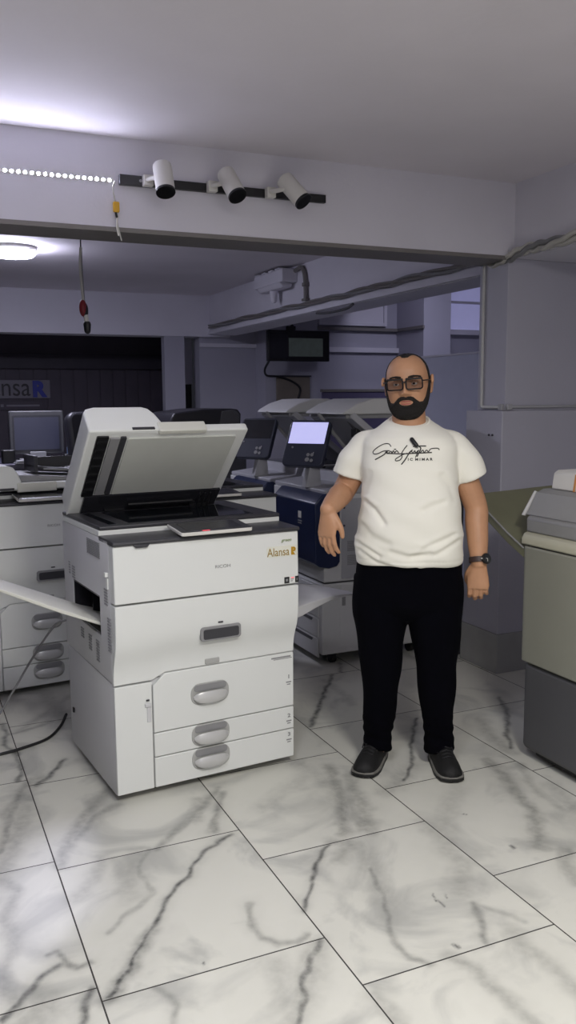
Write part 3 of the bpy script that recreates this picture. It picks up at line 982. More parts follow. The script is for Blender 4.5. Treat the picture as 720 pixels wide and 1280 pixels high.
ls = thing('led_strip', 'glowing white LED strip along the beam, left of the track', 'LED strip', (-1.8, 3.75, 2.413))
MB().box(0, 2.675, -.004, 0, -.007, .007).build('tape', 'spotw', parent=ls)
m = MB()
for i in range(100):                     # flat diodes facing away from the wall
    x = 2.658 - i * .0262
    m.loft([[(x + r * math.cos(2 * math.pi * k / 10), y, r * math.sin(2 * math.pi * k / 10)) for k in range(10)] for r, y in ((.0064, -.0020), (.0064, -.0042))])
dd = m.build('diode', 'ledw', parent=ls)
dd['kind'] = 'stuff'
wr = thing('hanging_wire', 'thin pale wire with a yellow connector hanging from the end of the LED strip', 'wire', (.885, 3.742, 2.41))
MB().tube(curve([(-.006, 0, 0), (-.016, -.004, -.03), (-.008, -.006, -.08), (-.004, -.006, -.13), (-.002, -.006, -.17), (.006, -.012, -.215), (.012, -.012, -.24)]), .003).build('wire', 'cable_w', parent=wr)
MB().prism(rrect(-.018, .008, -.128, -.085, .006), -.016, -.002, 'y').build('connector', 'yellow', parent=wr, bevel=.002)
MB().tube([(-.008, -.009, -.128), (-.004, -.009, -.145)], .005).build('connector_tip', 'black', parent=wr)
MB().tube(curve([(.0, -.006, -.14), (-.006, -.012, -.18), (.0, -.012, -.22)]), .004).build('tape_tail', 'spotw', parent=wr)

cl = thing('ceiling_lamp', 'round white ceiling lamp glowing in the back room at the left edge', 'ceiling lamp', (.80, 6.60, 2.59))
MB().lathe([(.02, 0), (.165, 0), (.17, -.02), (.16, -.035), (.02, -.036)], seg=48).build('lamp_base', 'spotw', parent=cl)
MB().lathe([(.152, -.034), (.158, -.05), (.14, -.066), (.07, -.074), (.004, -.075)], seg=48).build('diffuser', 'lamp', parent=cl)

hc = thing('dangling_plugs', 'red plug and black plug dangling on a cord in front of the back beam', 'plugs', (.972, 5.0, 2.59))
MB().tube([(0, 0, 0), (.001, 0, -.18), (.0, 0, -.26)], .0035).build('string', 'cable', parent=hc)
MB().tube(curve([(.0, 0, -.25), (-.006, .002, -.33), (-.004, 0, -.42), (.004, 0, -.54)]), [.008] * 25).build('twisted_cord', 'cable_w', parent=hc)
MB().tube(curve([(.003, 0, -.25), (.002, -.006, -.36), (.006, -.004, -.46), (.010, 0, -.58)]), [.004] * 25).build('twisted_cord', 'cable_g', parent=hc)
MB().sphere((.0, 0, -.575), .05, sx=.42, sy=.42, sz=.95, seg=20).build('red_plug', 'maroon', parent=hc)
MB().sphere((.012, .004, -.59), .05, sx=.36, sy=.40, sz=.92, seg=20).build('plug_shell', 'black', parent=hc)
MB().tube([(.014, 0, -.615), (.020, 0, -.655)], .014).build('white_collar', 'spotw', parent=hc)
MB().tube([(.020, 0, -.665), (.021, 0, -.70)], [.022, .018], seg=14).build('black_plug', 'black', parent=hc)

# box fixture and conduit on the back side beam
fx = thing('junction_box', 'white junction box with a small lamp holder on the back room beam', 'junction box', (3.07, 7.0, 2.48))
b = MB().box(-.14, 0, -.32, .30, -.02, .085)
for k in range(4):
    b.box(-.15, -.002, -.27 + k * .15, -.18 + k * .15, .082, .097)
b.build('housing', 'wall', parent=fx, bevel=.012)
MB().prism([(-.14, -.02), (-.02, -.02), (-.03, -.06), (-.11, -.06)], -.26, .24, 'y').build('lower_shell', 'wall', parent=fx, bevel=.01)
MB().tube([(-.07, .02, -.05), (-.07, .02, -.13)], [.04, .03], seg=16).build('lamp_holder', 'wall', parent=fx)
cd = thing('conduit', 'grey conduit bending down from the junction box to the cable ledge', 'conduit', (3.07, 6.5, 2.2))
MB().tube(curve([(-.022, .18, .35), (-.022, .06, .36), (-.022, .0, .30), (-.022, -.02, .18), (-.022, -.02, .105)]), .018).build('pipe', 'trim', parent=cd)
MB().box(-.045, 0, -.045, .005, .20, .23).build('clip', 'trim', parent=cd, bevel=.003)
MB().box(-.045, 0, -.055, .015, .085, .105).build('foot', 'trim', parent=cd, bevel=.003)


def bundle(name, label, pts, n, r, tw, m1, group=None):
    t = thing(name, label, 'cables', pts[0], 0, group)
    cpts = curve([Vector(p) - Vector(pts[0]) for p in pts], 12)
    for k in range(n):
        q = []
        for i, p in enumerate(cpts):
            a = i * tw + 2 * math.pi * k / n
            q.append(p + Vector((math.cos(a) * r * -.7, 0, math.sin(a) * r)) + Vector((0, 0, .004 * math.sin(i * .8))))
        MB().tube(q, r * .75, seg=8).build('cable', m1[k % len(m1)], parent=t)
    return t


bundle('cable_bundle', 'taped grey cable bundle along the lower edge of the side beam, upper right', [(2.935, 3.95, 2.215), (2.925, 3.80, 2.21), (2.925, 3.70, 2.225), (2.94, 3.58, 2.245), (2.94, 3.44, 2.24), (2.94, 3.2, 2.255), (2.94, 2.8, 2.25)], 3, .017, .12, ['cable_w', 'cable_g', 'cable_w'])
bundle('cable_bundle', 'grey twisted cables along the ledge of the back room side beam', [(3.035, 4.05, 2.262), (3.035, 5.0, 2.262), (3.035, 6.0, 2.258), (3.035, 7.2, 2.262), (3.035, 8.85, 2.262)], 3, .013, .5, ['trim', 'cable_g', 'trim'])
lp = thing('loose_cable', 'dark loop of cable sagging below the back room side beam', 'cable', (3.06, 6.2, 2.178))
MB().tube(curve([(0, .1, -.006), (0, -.05, -.018), (0, -.25, -.022), (0, -.42, -.016), (0, -.5, .004)]), .010).build('loop', 'dkgrey', parent=lp)

pc = thing('pier_conduit', 'thin white upright conduit on the side of the pier', 'conduit', (2.925, 3.945, 1.43))
MB().tube([(-.008, 0, .765), (-.008, 0, .03), (-.008, -.01, .018), (-.008, -.175, .018)], .0085).build('pipe', 'xwhite', parent=pc)
MB().box(-.02, -.0005, -.19, -.16, .002, .036).build('elbow_box', 'xgrey', parent=pc, bevel=.003)
wc = thing('wall_conduit', 'thin pale conduit running level along the wall above the beige copier', 'conduit', (2.93, 3.7285, 1.45))
MB().tube([(0, .01, 0), (1.5, .01, 0)], .008).build('pipe', 'xgrey', parent=wc)
MB().box(-.005, .025, -.004, .02, -.016, .016).build('clip', 'xgrey', parent=wc, bevel=.003)
for k in range(2):
    o = MB().cyl((0, 0, 0), (.005, 0, 0), .006, seg=10).build('wall_plug', 'dark', loc=(2.894, 3.845 - k * .03, 1.30))
    tag(o, ('left' if k == 0 else 'right') + ' one of two small dark plugs in the lower pier', 'plug', 'plugs in the pier')

# ================================================================== WALL SCREEN, BOARDS
tv = thing('wall_screen', 'black wall screen showing a dim picture, on the alcove pilaster', 'television', (3.885, 8.45, 2.06), R(-2))
MB().prism(rrect(-.35, .35, -.165, .155, .008), -.03, .03, 'y').build('screen_frame', 'black', parent=tv, bevel=.006)
MB().box(-.12, .27, -.0325, -.028, -.115, .075).build('picture', 'tvpic', parent=tv)
MB().box(-.33, -.13, -.0322, -.028, -.14, .13).build('dark_half', 'screen', parent=tv)
MB().box(-.10, .10, .03, .27, -.08, .08).tube([(-.10, .02, .15), (-.06, .02, .20)], .02).build('wall_bracket', 'black', parent=tv)
MB().box(-.13, -.03, -.01, .03, .155, .20).build('camera_unit', 'black', parent=tv, bevel=.005)
MB().tube(curve([(-.33, .0, -.16), (-.36, .05, -.25), (-.30, .15, -.31), (-.15, .22, -.32), (.0, .24, -.36), (.12, .25, -.44), (.10, .25, -.56)]), .012).build('cable', 'cable', parent=tv)
bd = thing('notice_board', 'beige board under the wall screen', 'board', (3.94, 8.72, 1.60))
MB().box(-.20, .20, -.02, 0, -.13, .14).build('panel', 'board', parent=bd, bevel=.004)
MB().box(-.21, .21, -.035, 0, .14, .155).box(-.24, .2, -.03, 0, -.145, -.13).build('batten', 'dark', parent=bd)
pp = thing('purple_partition', 'purple desk partition behind the copiers, left of the person', 'partition', (4.5, 8.2, 0))
MB().box(-.45, .75, 0, .04, .06, 1.57).build('panel', 'part_purple', parent=pp, bevel=.006)
MB().box(-.46, .76, -.008, .048, 1.57, 1.60).build('top_rail', 'trim', parent=pp, bevel=.004)
for x in (-.40, .68):
    MB().box(x - .03, x + .03, -.15, .19, 0, .06).build('foot', 'trim', parent=pp, bevel=.004)
gp = thing('grey_partition', 'tall pale grey partition behind the person, in front of the pale window', 'partition', (4.0, 5.3, 0))
MB().box(0, .05, -.9, .94, .02, 1.83).build('panel', 'part_grey', parent=gp, bevel=.004)
MB().box(-.008, .058, -.905, .945, 1.83, 1.845).build('top_rail', 'wall', parent=gp, bevel=.003)
for y in (-.8, .8):
    MB().box(-.15, .2, y - .03, y + .03, 0, .025).build('foot', 'trim', parent=gp, bevel=.003)
# narrow grey upright standing beside the pier (seen between torso and arm)
us = thing('upright_panel', 'narrow dark upright panel beside the pier, seen between torso and hanging arm', 'panel', (2.865, 4.12, 0))
MB().box(0, .075, 0, .05, .0, 1.08).build('panel', 'dkgrey', parent=us, bevel=.004)
MB().box(.03, .042, -.006, .0, .05, 1.06).build('edge_strip', 'cable_g', parent=us)

# ================================================================== SIGN ON THE DARK WALL
sg = thing('wall_sign', 'shop sign with dark letters and a blue block on the dark back wall', 'sign', (1.03, 10.185, 1.635))
MB().box(-.55, .545, -.02, 0, -.105, .10).build('plate', 'signbg', parent=sg, bevel=.004)
lt_ = text('lettering', 'Alansa', .29, 'signtxt', sg, (0, -.022, -.075), sx=.86, extrude=.003)
lt_.location.x = .325 - .86 * max(v.co.x for v in lt_.data.vertices)
text('blue_initial', 'R', .235, 'blue', sg, (.345, -.024, -.082), sx=1.0, extrude=.004, offset=.012)
MB().box(-.55, .465, -.015, 0, -.235, -.14).build('lower_plate', 'dark_wall', parent=sg, bevel=.003)
MB().box(-.10, -.06, -.0165, -.014, -.20, -.17).box(.06, .42, -.0165, -.014, -.195, -.175).box(.0, .03, -.0165, -.014, -.20, -.17).build('small_lettering', 'signbg', parent=sg)

# ================================================================== COUNTER AND WHAT STANDS ON IT
ct = thing('reception_counter', 'dark reception counter across the back room, carrying the old monitor', 'counter', (.6, 7.0, 0))
MB().box(-2.2, 1.15, -.30, .40, .0, 1.0).build('counter_body', 'dark_wall', parent=ct, bevel=.005)
MB().box(-2.25, 1.2, -.36, .45, 1.0, 1.04).build('counter_top', 'counter', parent=ct, bevel=.006)
mo = thing('old_monitor', 'old grey monitor on the dark counter', 'monitor', (.965, 6.98, 1.04))
MB().prism(rrect(-.205, .205, .05, .385, .015), -.02, .05, 'y').build('bezel', 'dkgrey', parent=mo, bevel=.008)
MB().prism([(-.18, .06), (.18, .06), (.18, .35), (-.18, .35)], .05, .28, 'y').build('back_shell', 'grey', parent=mo, bevel=.03)
MB().prism(rrect(-.17, .165, .085, .335, .008), -.024, -.018, 'y').build('screen', 'crt', parent=mo)
MB().prism(rrect(-.185, .18, .07, .35, .008), -.022, -.016, 'y').build('screen_border', 'dark', parent=mo)
MB().prism(rrect(-.14, .14, -.12, .14, .05), 0, .02, 'z').build('stand', 'grey', parent=mo, bevel=.005)
MB().box(-.06, .06, -.04, .08, .02, .07).build('neck', 'grey', parent=mo, bevel=.005)
kb = thing('paper_stack', 'low pile of papers on the counter in front of the old monitor', 'papers', (.95, 6.70, 1.04), R(6))
for k in range(3):
    MB().box(-.20 + .01 * k, .18 - .012 * k, -.05, .10, .007 * k, .007 * k + .007).build('sheet_pile', 'grey', parent=kb)
for x, y, h, lab in ((.72, 6.76, .10, 'small black speaker left of the monitor on the counter'), (1.17, 6.72, .06, 'small black gadget right of the papers on the counter')):
    o = MB().prism(rrect(-.05, .05, -.04, .04, .015), 0, h, 'z').build('desk_gadget', 'black', loc=(x, y, 1.04), bevel=.006)
    tag(o, lab, 'gadget')
bo = thing('drink_bottle', 'pale blue plastic bottle on the counter right of the monitor', 'bottle', (1.20, 6.85, 1.04))
MB().lathe([(.004, 0), (.03, 0), (.033, .01), (.033, .10), (.026, .13), (.014, .145), (.014, .16), (.003, .16)], seg=20).build('bottle_body', 'bluecap', parent=bo)
MB().lathe([(.003, .158), (.017, .158), (.017, .182), (.003, .183)], seg=20).build('cap', 'spotw', parent=bo)

ch = thing('office_chair', 'black high-backed office chair behind the raised-lid printer', 'chair', (1.42, 6.05, 0), R(14))
MB().prism(rrect(-.24, .24, -.24, .24, .06), .46, .55, 'z').build('seat', 'leather', parent=ch, bevel=.03, seg=3)
MB().prism(rrect(-.235, .235, .0, .86, .07), -.05, .05, 'y').build('backrest', 'leather', parent=ch, loc=(0, .24, .58), rot=(R(-14), 0, R(0)), bevel=.03, seg=3)
MB().cyl((0, 0, .1), (0, 0, .46), .03).build('column', 'black', parent=ch)
for k in range(5):
    a = 2 * math.pi * k / 5
    l = MB().tube([(0, 0, .11), (.28 * math.cos(a), .28 * math.sin(a), .07)], [.028, .018]).build('base_leg', 'black', parent=ch)
    MB().sphere((.29 * math.cos(a), .29 * math.sin(a), .032), .032, seg=12).build('caster', 'rubber', parent=l)
for s in (-1, 1):
    MB().tube(curve([(s * .25, .16, .5), (s * .29, .12, .68), (s * .29, -.12, .70)]), .02).build('armrest', 'black', parent=ch)

sf = thing('dark_copier', 'dark grey copier with a rounded hood, seen over the raised lid', 'copier', (2.13, 6.55, 0))
MB().box(-.30, .30, -.30, .30, .03, 1.22).build('body', 'dkgrey', parent=sf, bevel=.01)
MB().prism([(-.30, 1.22), (-.30, 1.36), (-.27, 1.405), (-.05, 1.43), (.18, 1.432), (.235, 1.425), (.26, 1.39), (.25, 1.22)], -.30, .30, 'y').build('hood', 'leather', parent=sf, bevel=.015, seg=3)
MB().prism([(.06, 1.23), (.10, 1.41), (.18, 1.425), (.225, 1.415), (.245, 1.385), (.235, 1.23)], -.306, -.298, 'y').build('hood_panel', 'dkgrey', parent=sf, bevel=.004)
for x in (-.22, .22):
    for y in (-.2, .2):
        MB().cyl((x - .012, y, .02), (x + .012, y, .02), .02).build('caster', 'rubber', parent=sf)

# document pile on the third printer and dark trays on the left printer
tr2 = thing('output_tray', 'dark curved paper tray lying on the closed lid of the left-edge printer', 'tray', (.63, 4.80, 1.12), R(6))
rings = []
for a, z in ((0, .03), (.08, .012), (.18, .005), (.28, .02), (.36, .06), (.40, .085)):
    rings.append([(a, -.05, z - .004), (a, .18, z - .004), (a, .18, z + .012), (a, -.05, z + .012)])
MB().loft(rings).build('tray_plate', 'dark', parent=tr2, bevel=.003)
MB().box(.0, .02, -.05, .18, .0, .09).box(.0, .30, .12, .135, .01, .075).build('tray_wall', 'dark', parent=tr2, bevel=.003)
MB().tube(curve([(.05, -.06, .02), (.18, -.065, .012), (.28, -.06, .03), (.36, -.05, .065)]), .006).build('tray_rail', 'grey', parent=tr2)
for (x, y, z, rz, w, d, h, m_, lab) in ((1.33, 4.66, 1.0388, 8, .20, .14, .03, 'grey', 'grey paper pad on top of the lidless printer'),
                                         (1.50, 4.55, 1.0388, -12, .12, .10, .045, 'black', 'small black adapter on top of the lidless printer')):
    o = MB().prism(rrect(-w / 2, w / 2, -d / 2, d / 2, .015), 0, h, 'z').build('loose_item', m_, loc=(x, y, z), rot=(0, 0, R(rz)), bevel=.006)
    o.name = 'paper_pad' if m_ == 'grey' else 'power_adapter'
    tag(o, lab, 'pad' if m_ == 'grey' else 'adapter')

# ================================================================== CABLES ON THE FLOOR
pw = thing('power_cable', 'black power cable lying on the tiles left of the raised-lid printer', 'cable', (.30, 3.728, 0))
MB().tube(curve([(.325, .245, .05), (.29, .20, .015), (.215, .093, .007), (.1, .03, .007), (0, 0, .007), (-.15, -.03, .007), (-.45, .02, .007)]), .0065).build('lead', 'cable', parent=pw)
gw = thing('grey_cable', 'thin grey cable drooping from the raised-lid printer to the floor at the left edge', 'cable', (.60, 3.78, 0))
MB().tube(curve([(.0, -.05, .56), (-.04, .02, .52), (-.13, .10, .36), (-.22, .14, .20), (-.30, .16, .08), (-.42, .17, .008), (-.7, .15, .006)]), .005).build('lead', 'cable_g', parent=gw)

# ================================================================== THE PERSON
pr = thing('person', 'bearded person in white T-shirt, dark trousers and glasses, standing right of the raised-lid printer', 'person', (1.775, 2.87, 0), -.5539)


def smooth_interp(z, zs, vs):
    """Catmull-Rom style interpolation over a descending table"""
    zs = np.array(zs)[::-1]
    vs = np.array(vs)[::-1]
    z = np.asarray(z, float)
    m = np.gradient(vs, zs)
    i = np.clip(np.searchsorted(zs, z) - 1, 0, len(zs) - 2)
    h = zs[i + 1] - zs[i]
    t = np.clip((z - zs[i]) / h, 0, 1)
    return ((2 * t ** 3 - 3 * t ** 2 + 1) * vs[i] + (t ** 3 - 2 * t ** 2 + t) * h * m[i] + (-2 * t ** 3 + 3 * t ** 2) * vs[i + 1] + (t ** 3 - t ** 2) * h * m[i + 1])


HT = [(.121, .006, .0, .018), (.117, .026, .022, .040), (.109, .043, .042, .060), (.094, .060, .061, .079), (.072, .073, .078, .094), (.045, .0795, .0865, .101),
      (.02, .081, .089, .103), (0, .080, .088, .099), (-.02, .078, .087, .090), (-.045, .0745, .086, .074), (-.07, .069, .085, .05), (-.09, .060, .082, .02),
      (-.105, .047, .075, -.008), (-.115, .030, .062, -.03), (-.121, .008, .05, -.042)]
HZ = [r[0] for r in HT]
BUMPS = [(-.036, .033, .022, .008, .005), (.036, .033, .022, .008, .005), (-.034, .013, .018, .012, -.011), (.034, .013, .018, .012, -.011),
         (0, .014, .0085, .020, .009), (0, -.004, .010, .013, .013), (0, -.019, .0120, .0100, .023), (-.0150, -.023, .008, .007, .013), (.0150, -.023, .008, .007, .013),
         (0, -.050, .020, .006, .005), (0, -.063, .018, .006, .006), (0, -.0565, .021, .0028, -.004), (-.046, -.02, .02, .02, .005), (.046, -.02, .02, .02, .005),
         (0, -.100, .022, .014, .008), (0, -.078, .024, .006, -.003)]


def head_pts(phi, z, off=0.0):
    """surface of the head: phi=0 faces front (-y), z relative to the head centre"""
    phi = np.asarray(phi, float)
    z = np.asarray(z, float)
    hw = smooth_interp(z, HZ, [r[1] for r in HT])
    fr = smooth_interp(z, HZ, [r[2] for r in HT])
    bk = smooth_interp(z, HZ, [r[3] for r in HT])
    yc, hd = (bk - fr) / 2, (bk + fr) / 2
    s, c = np.sin(phi), np.cos(phi)
    n = 2.25
    x = hw * np.sign(s) * np.abs(s) ** (2 / n)
    y = yc - hd * np.sign(c) * np.abs(c) ** (2 / n)
    f = np.clip(c, 0, 1) ** .5
    for cx, cz, sx, sz, A in BUMPS:
        y = y - f * A * np.exp(-((x - cx) / sx) ** 2 - ((z - cz) / sz) ** 2)
    if np.any(off):
        l = np.sqrt((x / .08) ** 2 + ((y - .005) / .095) ** 2 + (z / .12) ** 2) + 1e-6
        x = x + off * (x / .08) / l
        y = y + off * ((y - .005) / .095) / l
        z = z + off * (z / .12) / l
    return x, y, z


HEAD_M = Matrix.Translation((.004, .015, 1.545)) @ Matrix.Rotation(R(-4), 4, 'Y') @ Matrix.Rotation(R(3), 4, 'X') @ Matrix.Rotation(R(-7), 4, 'Z')


def loft_np(mb, X, Y, Z, mtx):
    rings = [[mtx @ Vector((X[i, j], Y[i, j], Z[i, j])) for j in range(X.shape[1])] for i in range(X.shape[0])]
    mb.loft(rings)


def hand(mb, mtx, side, curl, spread=.05, thumb_in=.2, s=1.0):
    """origin at the wrist, fingers along -z, palm faces +y, thumb on the side*x side"""
    def T(p):
        return mtx @ (Vector(p) * s)
    rings = []
    for z, hw, hd, cx in ((.02, .030, .024, 0), (-.01, .031, .023, 0), (-.03, .037, .021, .002), (-.055, .042, .0175, .002), (-.08, .0435, .015, 0), (-.096, .041, .012, 0)):
        rings.append([T((cx * side + hw * math.cos(a), hd * math.sin(a), z)) for a in (2 * math.pi * k / 20 for k in range(20))])
    mb.loft(rings)
    for k, (fx, L, r, zb) in enumerate(((.031, .074, .0096, -.088), (.0105, .083, .0099, -.092), (-.0105, .077, .0095, -.090), (-.0305, .060, .0083, -.082))):
        p = Vector((fx * side, 0, zb))
        pts = [Vector((fx * side * .9, .002, zb + .03)), p.copy()]
        rr = [r * 1.02, r * 1.05]
        ang = curl[0]
        sp = (fx / .031) * spread * side
        for q, (fl, add) in enumerate(((.44, 0), (.31, curl[1]), (.25, curl[2]))):
            ang += add
            d = Vector((math.sin(sp), math.sin(ang), -math.cos(ang))).normalized()
            mid = p + d * L * fl * .5
            p = p + d * L * fl
            pts += [mid, p.copy()]
            rr += [r * (.96 - .05 * q), r * (1.0 - .07 * q)]
        rr[-1] = r * .78
        mb.tube([T(v) for v in pts], [x * s for x in rr], 12)
    t0 = Vector((.022 * side, .006, -.015))
    pts = [t0, Vector((.040 * side, .012, -.040)), Vector(((.054 - thumb_in * .03) * side, .018 + thumb_in * .03, -.068)), Vector(((.058 - thumb_in * .07) * side, .022 + thumb_in * .06, -.092))]
    mb.tube([T(v) for v in curve(pts, 4)], [x * s for x in np.interp(np.arange(13), [0, 4, 8, 12], [.017, .0135, .0112, .0085])], 12)


SHL, ELL, WRL = Vector((-.158, .045, 1.305)), Vector((-.245, .060, 1.135)), Vector((-.288, -.165, 1.088))
SHR, ELR, WRR = Vector((.182, .045, 1.305)), Vector((.272, .065, 1.08)), Vector((.284, .0, .865))


def build_body():
    mb = MB()
    nphi, nz = 120, 130
    ph = np.linspace(-math.pi, math.pi, nphi, endpoint=False)
    z = np.concatenate([np.linspace(-.121, .095, nz - 20), np.linspace(.097, .121, 20)])
    PH, ZZ = np.meshgrid(ph, z)
    loft_np(mb, *head_pts(PH, ZZ), HEAD_M)
    for s in (-1, 1):        # ears: rim, lobe, inner bowl left open
        c = Vector((s * .083, .006, .004))
        pts = [HEAD_M @ (c + Vector((s * (.006 + .006 * math.sin(a * .5)), .019 * math.cos(a) + .004, .031 * math.sin(a)))) for a in (R(-110 + 25 * k) for k in range(12))]
        mb.tube(pts, [.0065] * 12, 10)
        mb.sphere(HEAD_M @ (c + Vector((0, .006, -.004))), .02, sx=.30, sy=.75, sz=1.25, seg=14)
    # neck
    mb.tube([(.010, .035, 1.34), (.010, .030, 1.40), (.008, .022, 1.45), (.006, .018, 1.50)], [.075, .066, .063, .062], 24)
    # trunk under the shirt
    rings = []
    for zz, cx, hw, f, b in ((.78, .012, .17, -.08, .13), (.9, .016, .185, -.12, .13), (1.0, .016, .185, -.13, .13), (1.1, .016, .175, -.115, .13), (1.2, .014, .17, -.10, .13), (1.3, .014, .165, -.08, .125), (1.36, .012, .13, -.05, .11), (1.40, .012, .07, -.025, .09)):
        rings.append([(cx + hw * math.cos(a), (f + b) / 2 + (b - f) / 2 * math.sin(a), zz) for a in (2 * math.pi * k / 32 for k in range(32))])
    mb.loft(rings)
    # arms
    def arm(S_, E_, W_, r):
        pts = [S_ + (S_ - E_).normalized() * .0, S_.lerp(E_, .5), E_, E_.lerp(W_, .28), E_.lerp(W_, .65), W_]
        p2 = curve(pts, 6)
        mb.tube(p2, list(np.interp(np.linspace(0, 5, len(p2)), range(6), r)), 20)
    arm(SHL, ELL, WRL, [.046, .050, .046, .046, .040, .031])
    arm(SHR, ELR, WRR, [.046, .050, .045, .045, .040, .031])
    # hands
    d = Vector((-.04, -.10, -1)).normalized()
    y = Vector((.55, .80, 0))
    y = (y - d * y.dot(d)).normalized()
    x = y.cross(-d)
    m = Matrix((x, y, -d)).transposed().to_4x4()
    m.translation = WRL + d * .006
    hand(mb, m, 1, (R(12), R(18), R(18)), .07, .0)
    d = Vector((-.02, -.05, -1)).normalized()
    y = Vector((.12, 1, 0))
    y = (y - d * y.dot(d)).normalized()
    x = y.cross(-d)
    m = Matrix((x, y, -d)).transposed().to_4x4()
    m.translation = WRR + d * .006
    hand(mb, m, -1, (R(22), R(35), R(30)), .05, .35)
    # legs under the trousers
    for pts in ([(-.09, .055, .80), (-.092, .05, .42), (-.103, .10, .07)], [(.118, .055, .80), (.128, .055, .42), (.142, .105, .07)]):
        mb.tube(curve(pts, 6), list(np.interp(np.linspace(0, 2, 13), [0, 1, 2], [.085, .058, .04])), 16)
    o = mb.build('body', 'skin', parent=pr)
    r = o.modifiers.new('remesh', 'REMESH')
    r.mode = 'VOXEL'
    r.voxel_size = .0036
    r.use_smooth_shade = True
    s = o.modifiers.new('smooth', 'SMOOTH')
    s.factor = .5
    s.iterations = 2
    bake(o)
    return o


build_body()


def sstep(d, w):
    t = np.clip(d / w, 0, 1)
    return t * t * (3 - 2 * t)


def patch(name, m, phr, zr, maskf, thick, under=.003, fade=.008, n=(160, 140), fuzz=0, seed=0):
    """a shell grown on the head: kept where maskf>0 (metres from its border), dipping under the skin at its edge"""
    ph = np.linspace(phr[0], phr[1], n[0])
    z = np.linspace(zr[0], zr[1], n[1])
    PH, ZZ = np.meshgrid(ph, z)
    x0, y0, z0 = head_pts(PH, ZZ)
    d = maskf(PH, ZZ, x0, y0)
    off = -under + (thick + under) * sstep(d + fade * .5, fade * 1.5)
    if fuzz:
        rs = np.random.RandomState(seed)
        off = off + np.where(d > 0, 1, 0) * rs.uniform(-1, 1, off.shape) * fuzz
    X, Y, Z = head_pts(PH, ZZ, off)
    keep = d > -fade * .6
    bm = bmesh.new()
    idx = {}
    for i in range(n[1] - 1):
        for j in range(n[0] - 1):
            q = [(i, j), (i, j + 1), (i + 1, j + 1), (i + 1, j)]
            if all(keep[a] for a in q):
                vs = []
                for a in q:
                    if a not in idx:
                        idx[a] = bm.verts.new(HEAD_M @ Vector((X[a], Y[a], Z[a])))
                    vs.append(idx[a])
                bm.faces.new(vs)
    mb = MB()
    mb.bm.free()
    mb.bm = bm
    return mb.build(name, m, parent=pr)


def beard_mask(PH, Z, x, y):
    a = np.abs(np.degrees(PH))
    top = np.interp(a, [0, 4, 12, 20, 28, 40, 55, 66, 76, 84, 96, 100], [-.036, -.033, -.033, -.038, -.047, -.057, -.056, -.04, -.005, .035, .04, .04])
    bot = np.interp(a, [0, 60, 80, 88, 96, 100], [-.2, -.2, -.10, -.05, .0, .02])
    d = np.minimum(top - Z, Z - bot)
    lips = (np.hypot(x / 1.0, (Z + .057) / .44) - .025)
    d = np.minimum(d, np.where(y < 0, lips, 1))
    d = np.minimum(d, np.radians(95 - a) * .08)
    return d


patch('beard', 'hair', (R(-100), R(100)), (-.1209, .045), beard_mask, .0065, fade=.006, n=(260, 190), fuzz=.0012)


def hair_mask(PH, Z, x, y):
    ax = np.abs(x)
    lim = np.interp(ax, [0, .012, .03, .05, .062, .085], [-.046, -.042, -.002, .004, -.006, -.012])     # front hairline over the crown
    side = np.interp(Z, [-.06, -.03, .0, .03, .06, .08], [.05, .035, .012, -.012, -.014, -.016])
    d = np.where(Z > .07, y - lim, y - np.where(ax > .05, side, lim))
    d = np.minimum(d, Z + .085)
    return d


patch('hair', 'hair', (R(-180), R(180)), (-.09, .1209), hair_mask, .0035, fade=.010, n=(300, 160), fuzz=.0008, seed=3)


def brow_mask(s):
    def f(PH, Z, x, y):
        cx = s * x - .036
        zc = .036 + .004 * (1 - (cx / .022) ** 2)
        return np.minimum(.0045 - np.abs(Z - zc) * np.where(cx > 0, 1.2, .9), .024 - np.abs(cx))
    return f


for s in (-1, 1):
    patch('eyebrow', 'hair', (0, R(65)) if s > 0 else (R(-65), 0), (.02, .052), brow_mask(s), .0042, fade=.004, n=(90, 60), fuzz=.0006, seed=4)


def lip_mask(PH, Z, x, y):
    up_ = np.minimum(Z + .0565, -.0485 - .0025 * np.abs(np.abs(x) - .006) / .01 - Z)
    lo_ = np.minimum(-.0565 - Z, Z + .0665 - .006 * (np.abs(x) / .022) ** 2)
    return np.minimum(np.maximum(up_, lo_), .021 - np.abs(x))


patch('lips', 'lip', (R(-40), R(40)), (-.075, -.04), lip_mask, .0022, fade=.003, n=(120, 70))
for s in (-1, 1):
    c = Vector((s * .033, -.0735, .0135))
    e = MB().sphere((0, 0, 0), .0118, seg=24).xform(HEAD_M @ Matrix.Translation(c)).build('eye', 'eyew', parent=pr)
    MB().sphere((0, -.0080, .0), .0058, sy=.85, seg=18).xform(HEAD_M @ Matrix.Translation(c)).build('iris', 'iris', parent=e)
    for nm, a0, a1 in (('upper_eyelid', R(14), R(120)), ('lower_eyelid', R(-120), R(-30))):
        mb = MB()
        bm = mb.bm
        g = []
        for i in range(9):
            el = a0 + (a1 - a0) * i / 8
            row = []
            for j in range(15):
                az = R(-80 + 160 * j / 14)
                rr = .0132
                row.append(bm.verts.new(HEAD_M @ (c + Vector((rr * math.sin(az), -rr * math.cos(az) * math.cos(el), rr * math.cos(az) * math.sin(el))))))
            g.append(row)
        for i in range(8):
            for j in range(14):
                bm.faces.new((g[i][j], g[i][j + 1], g[i + 1][j + 1], g[i + 1][j]))
        o = mb.build(nm, 'skin', parent=e)
        so = o.modifiers.new('solid', 'SOLIDIFY')
        so.thickness = .0012
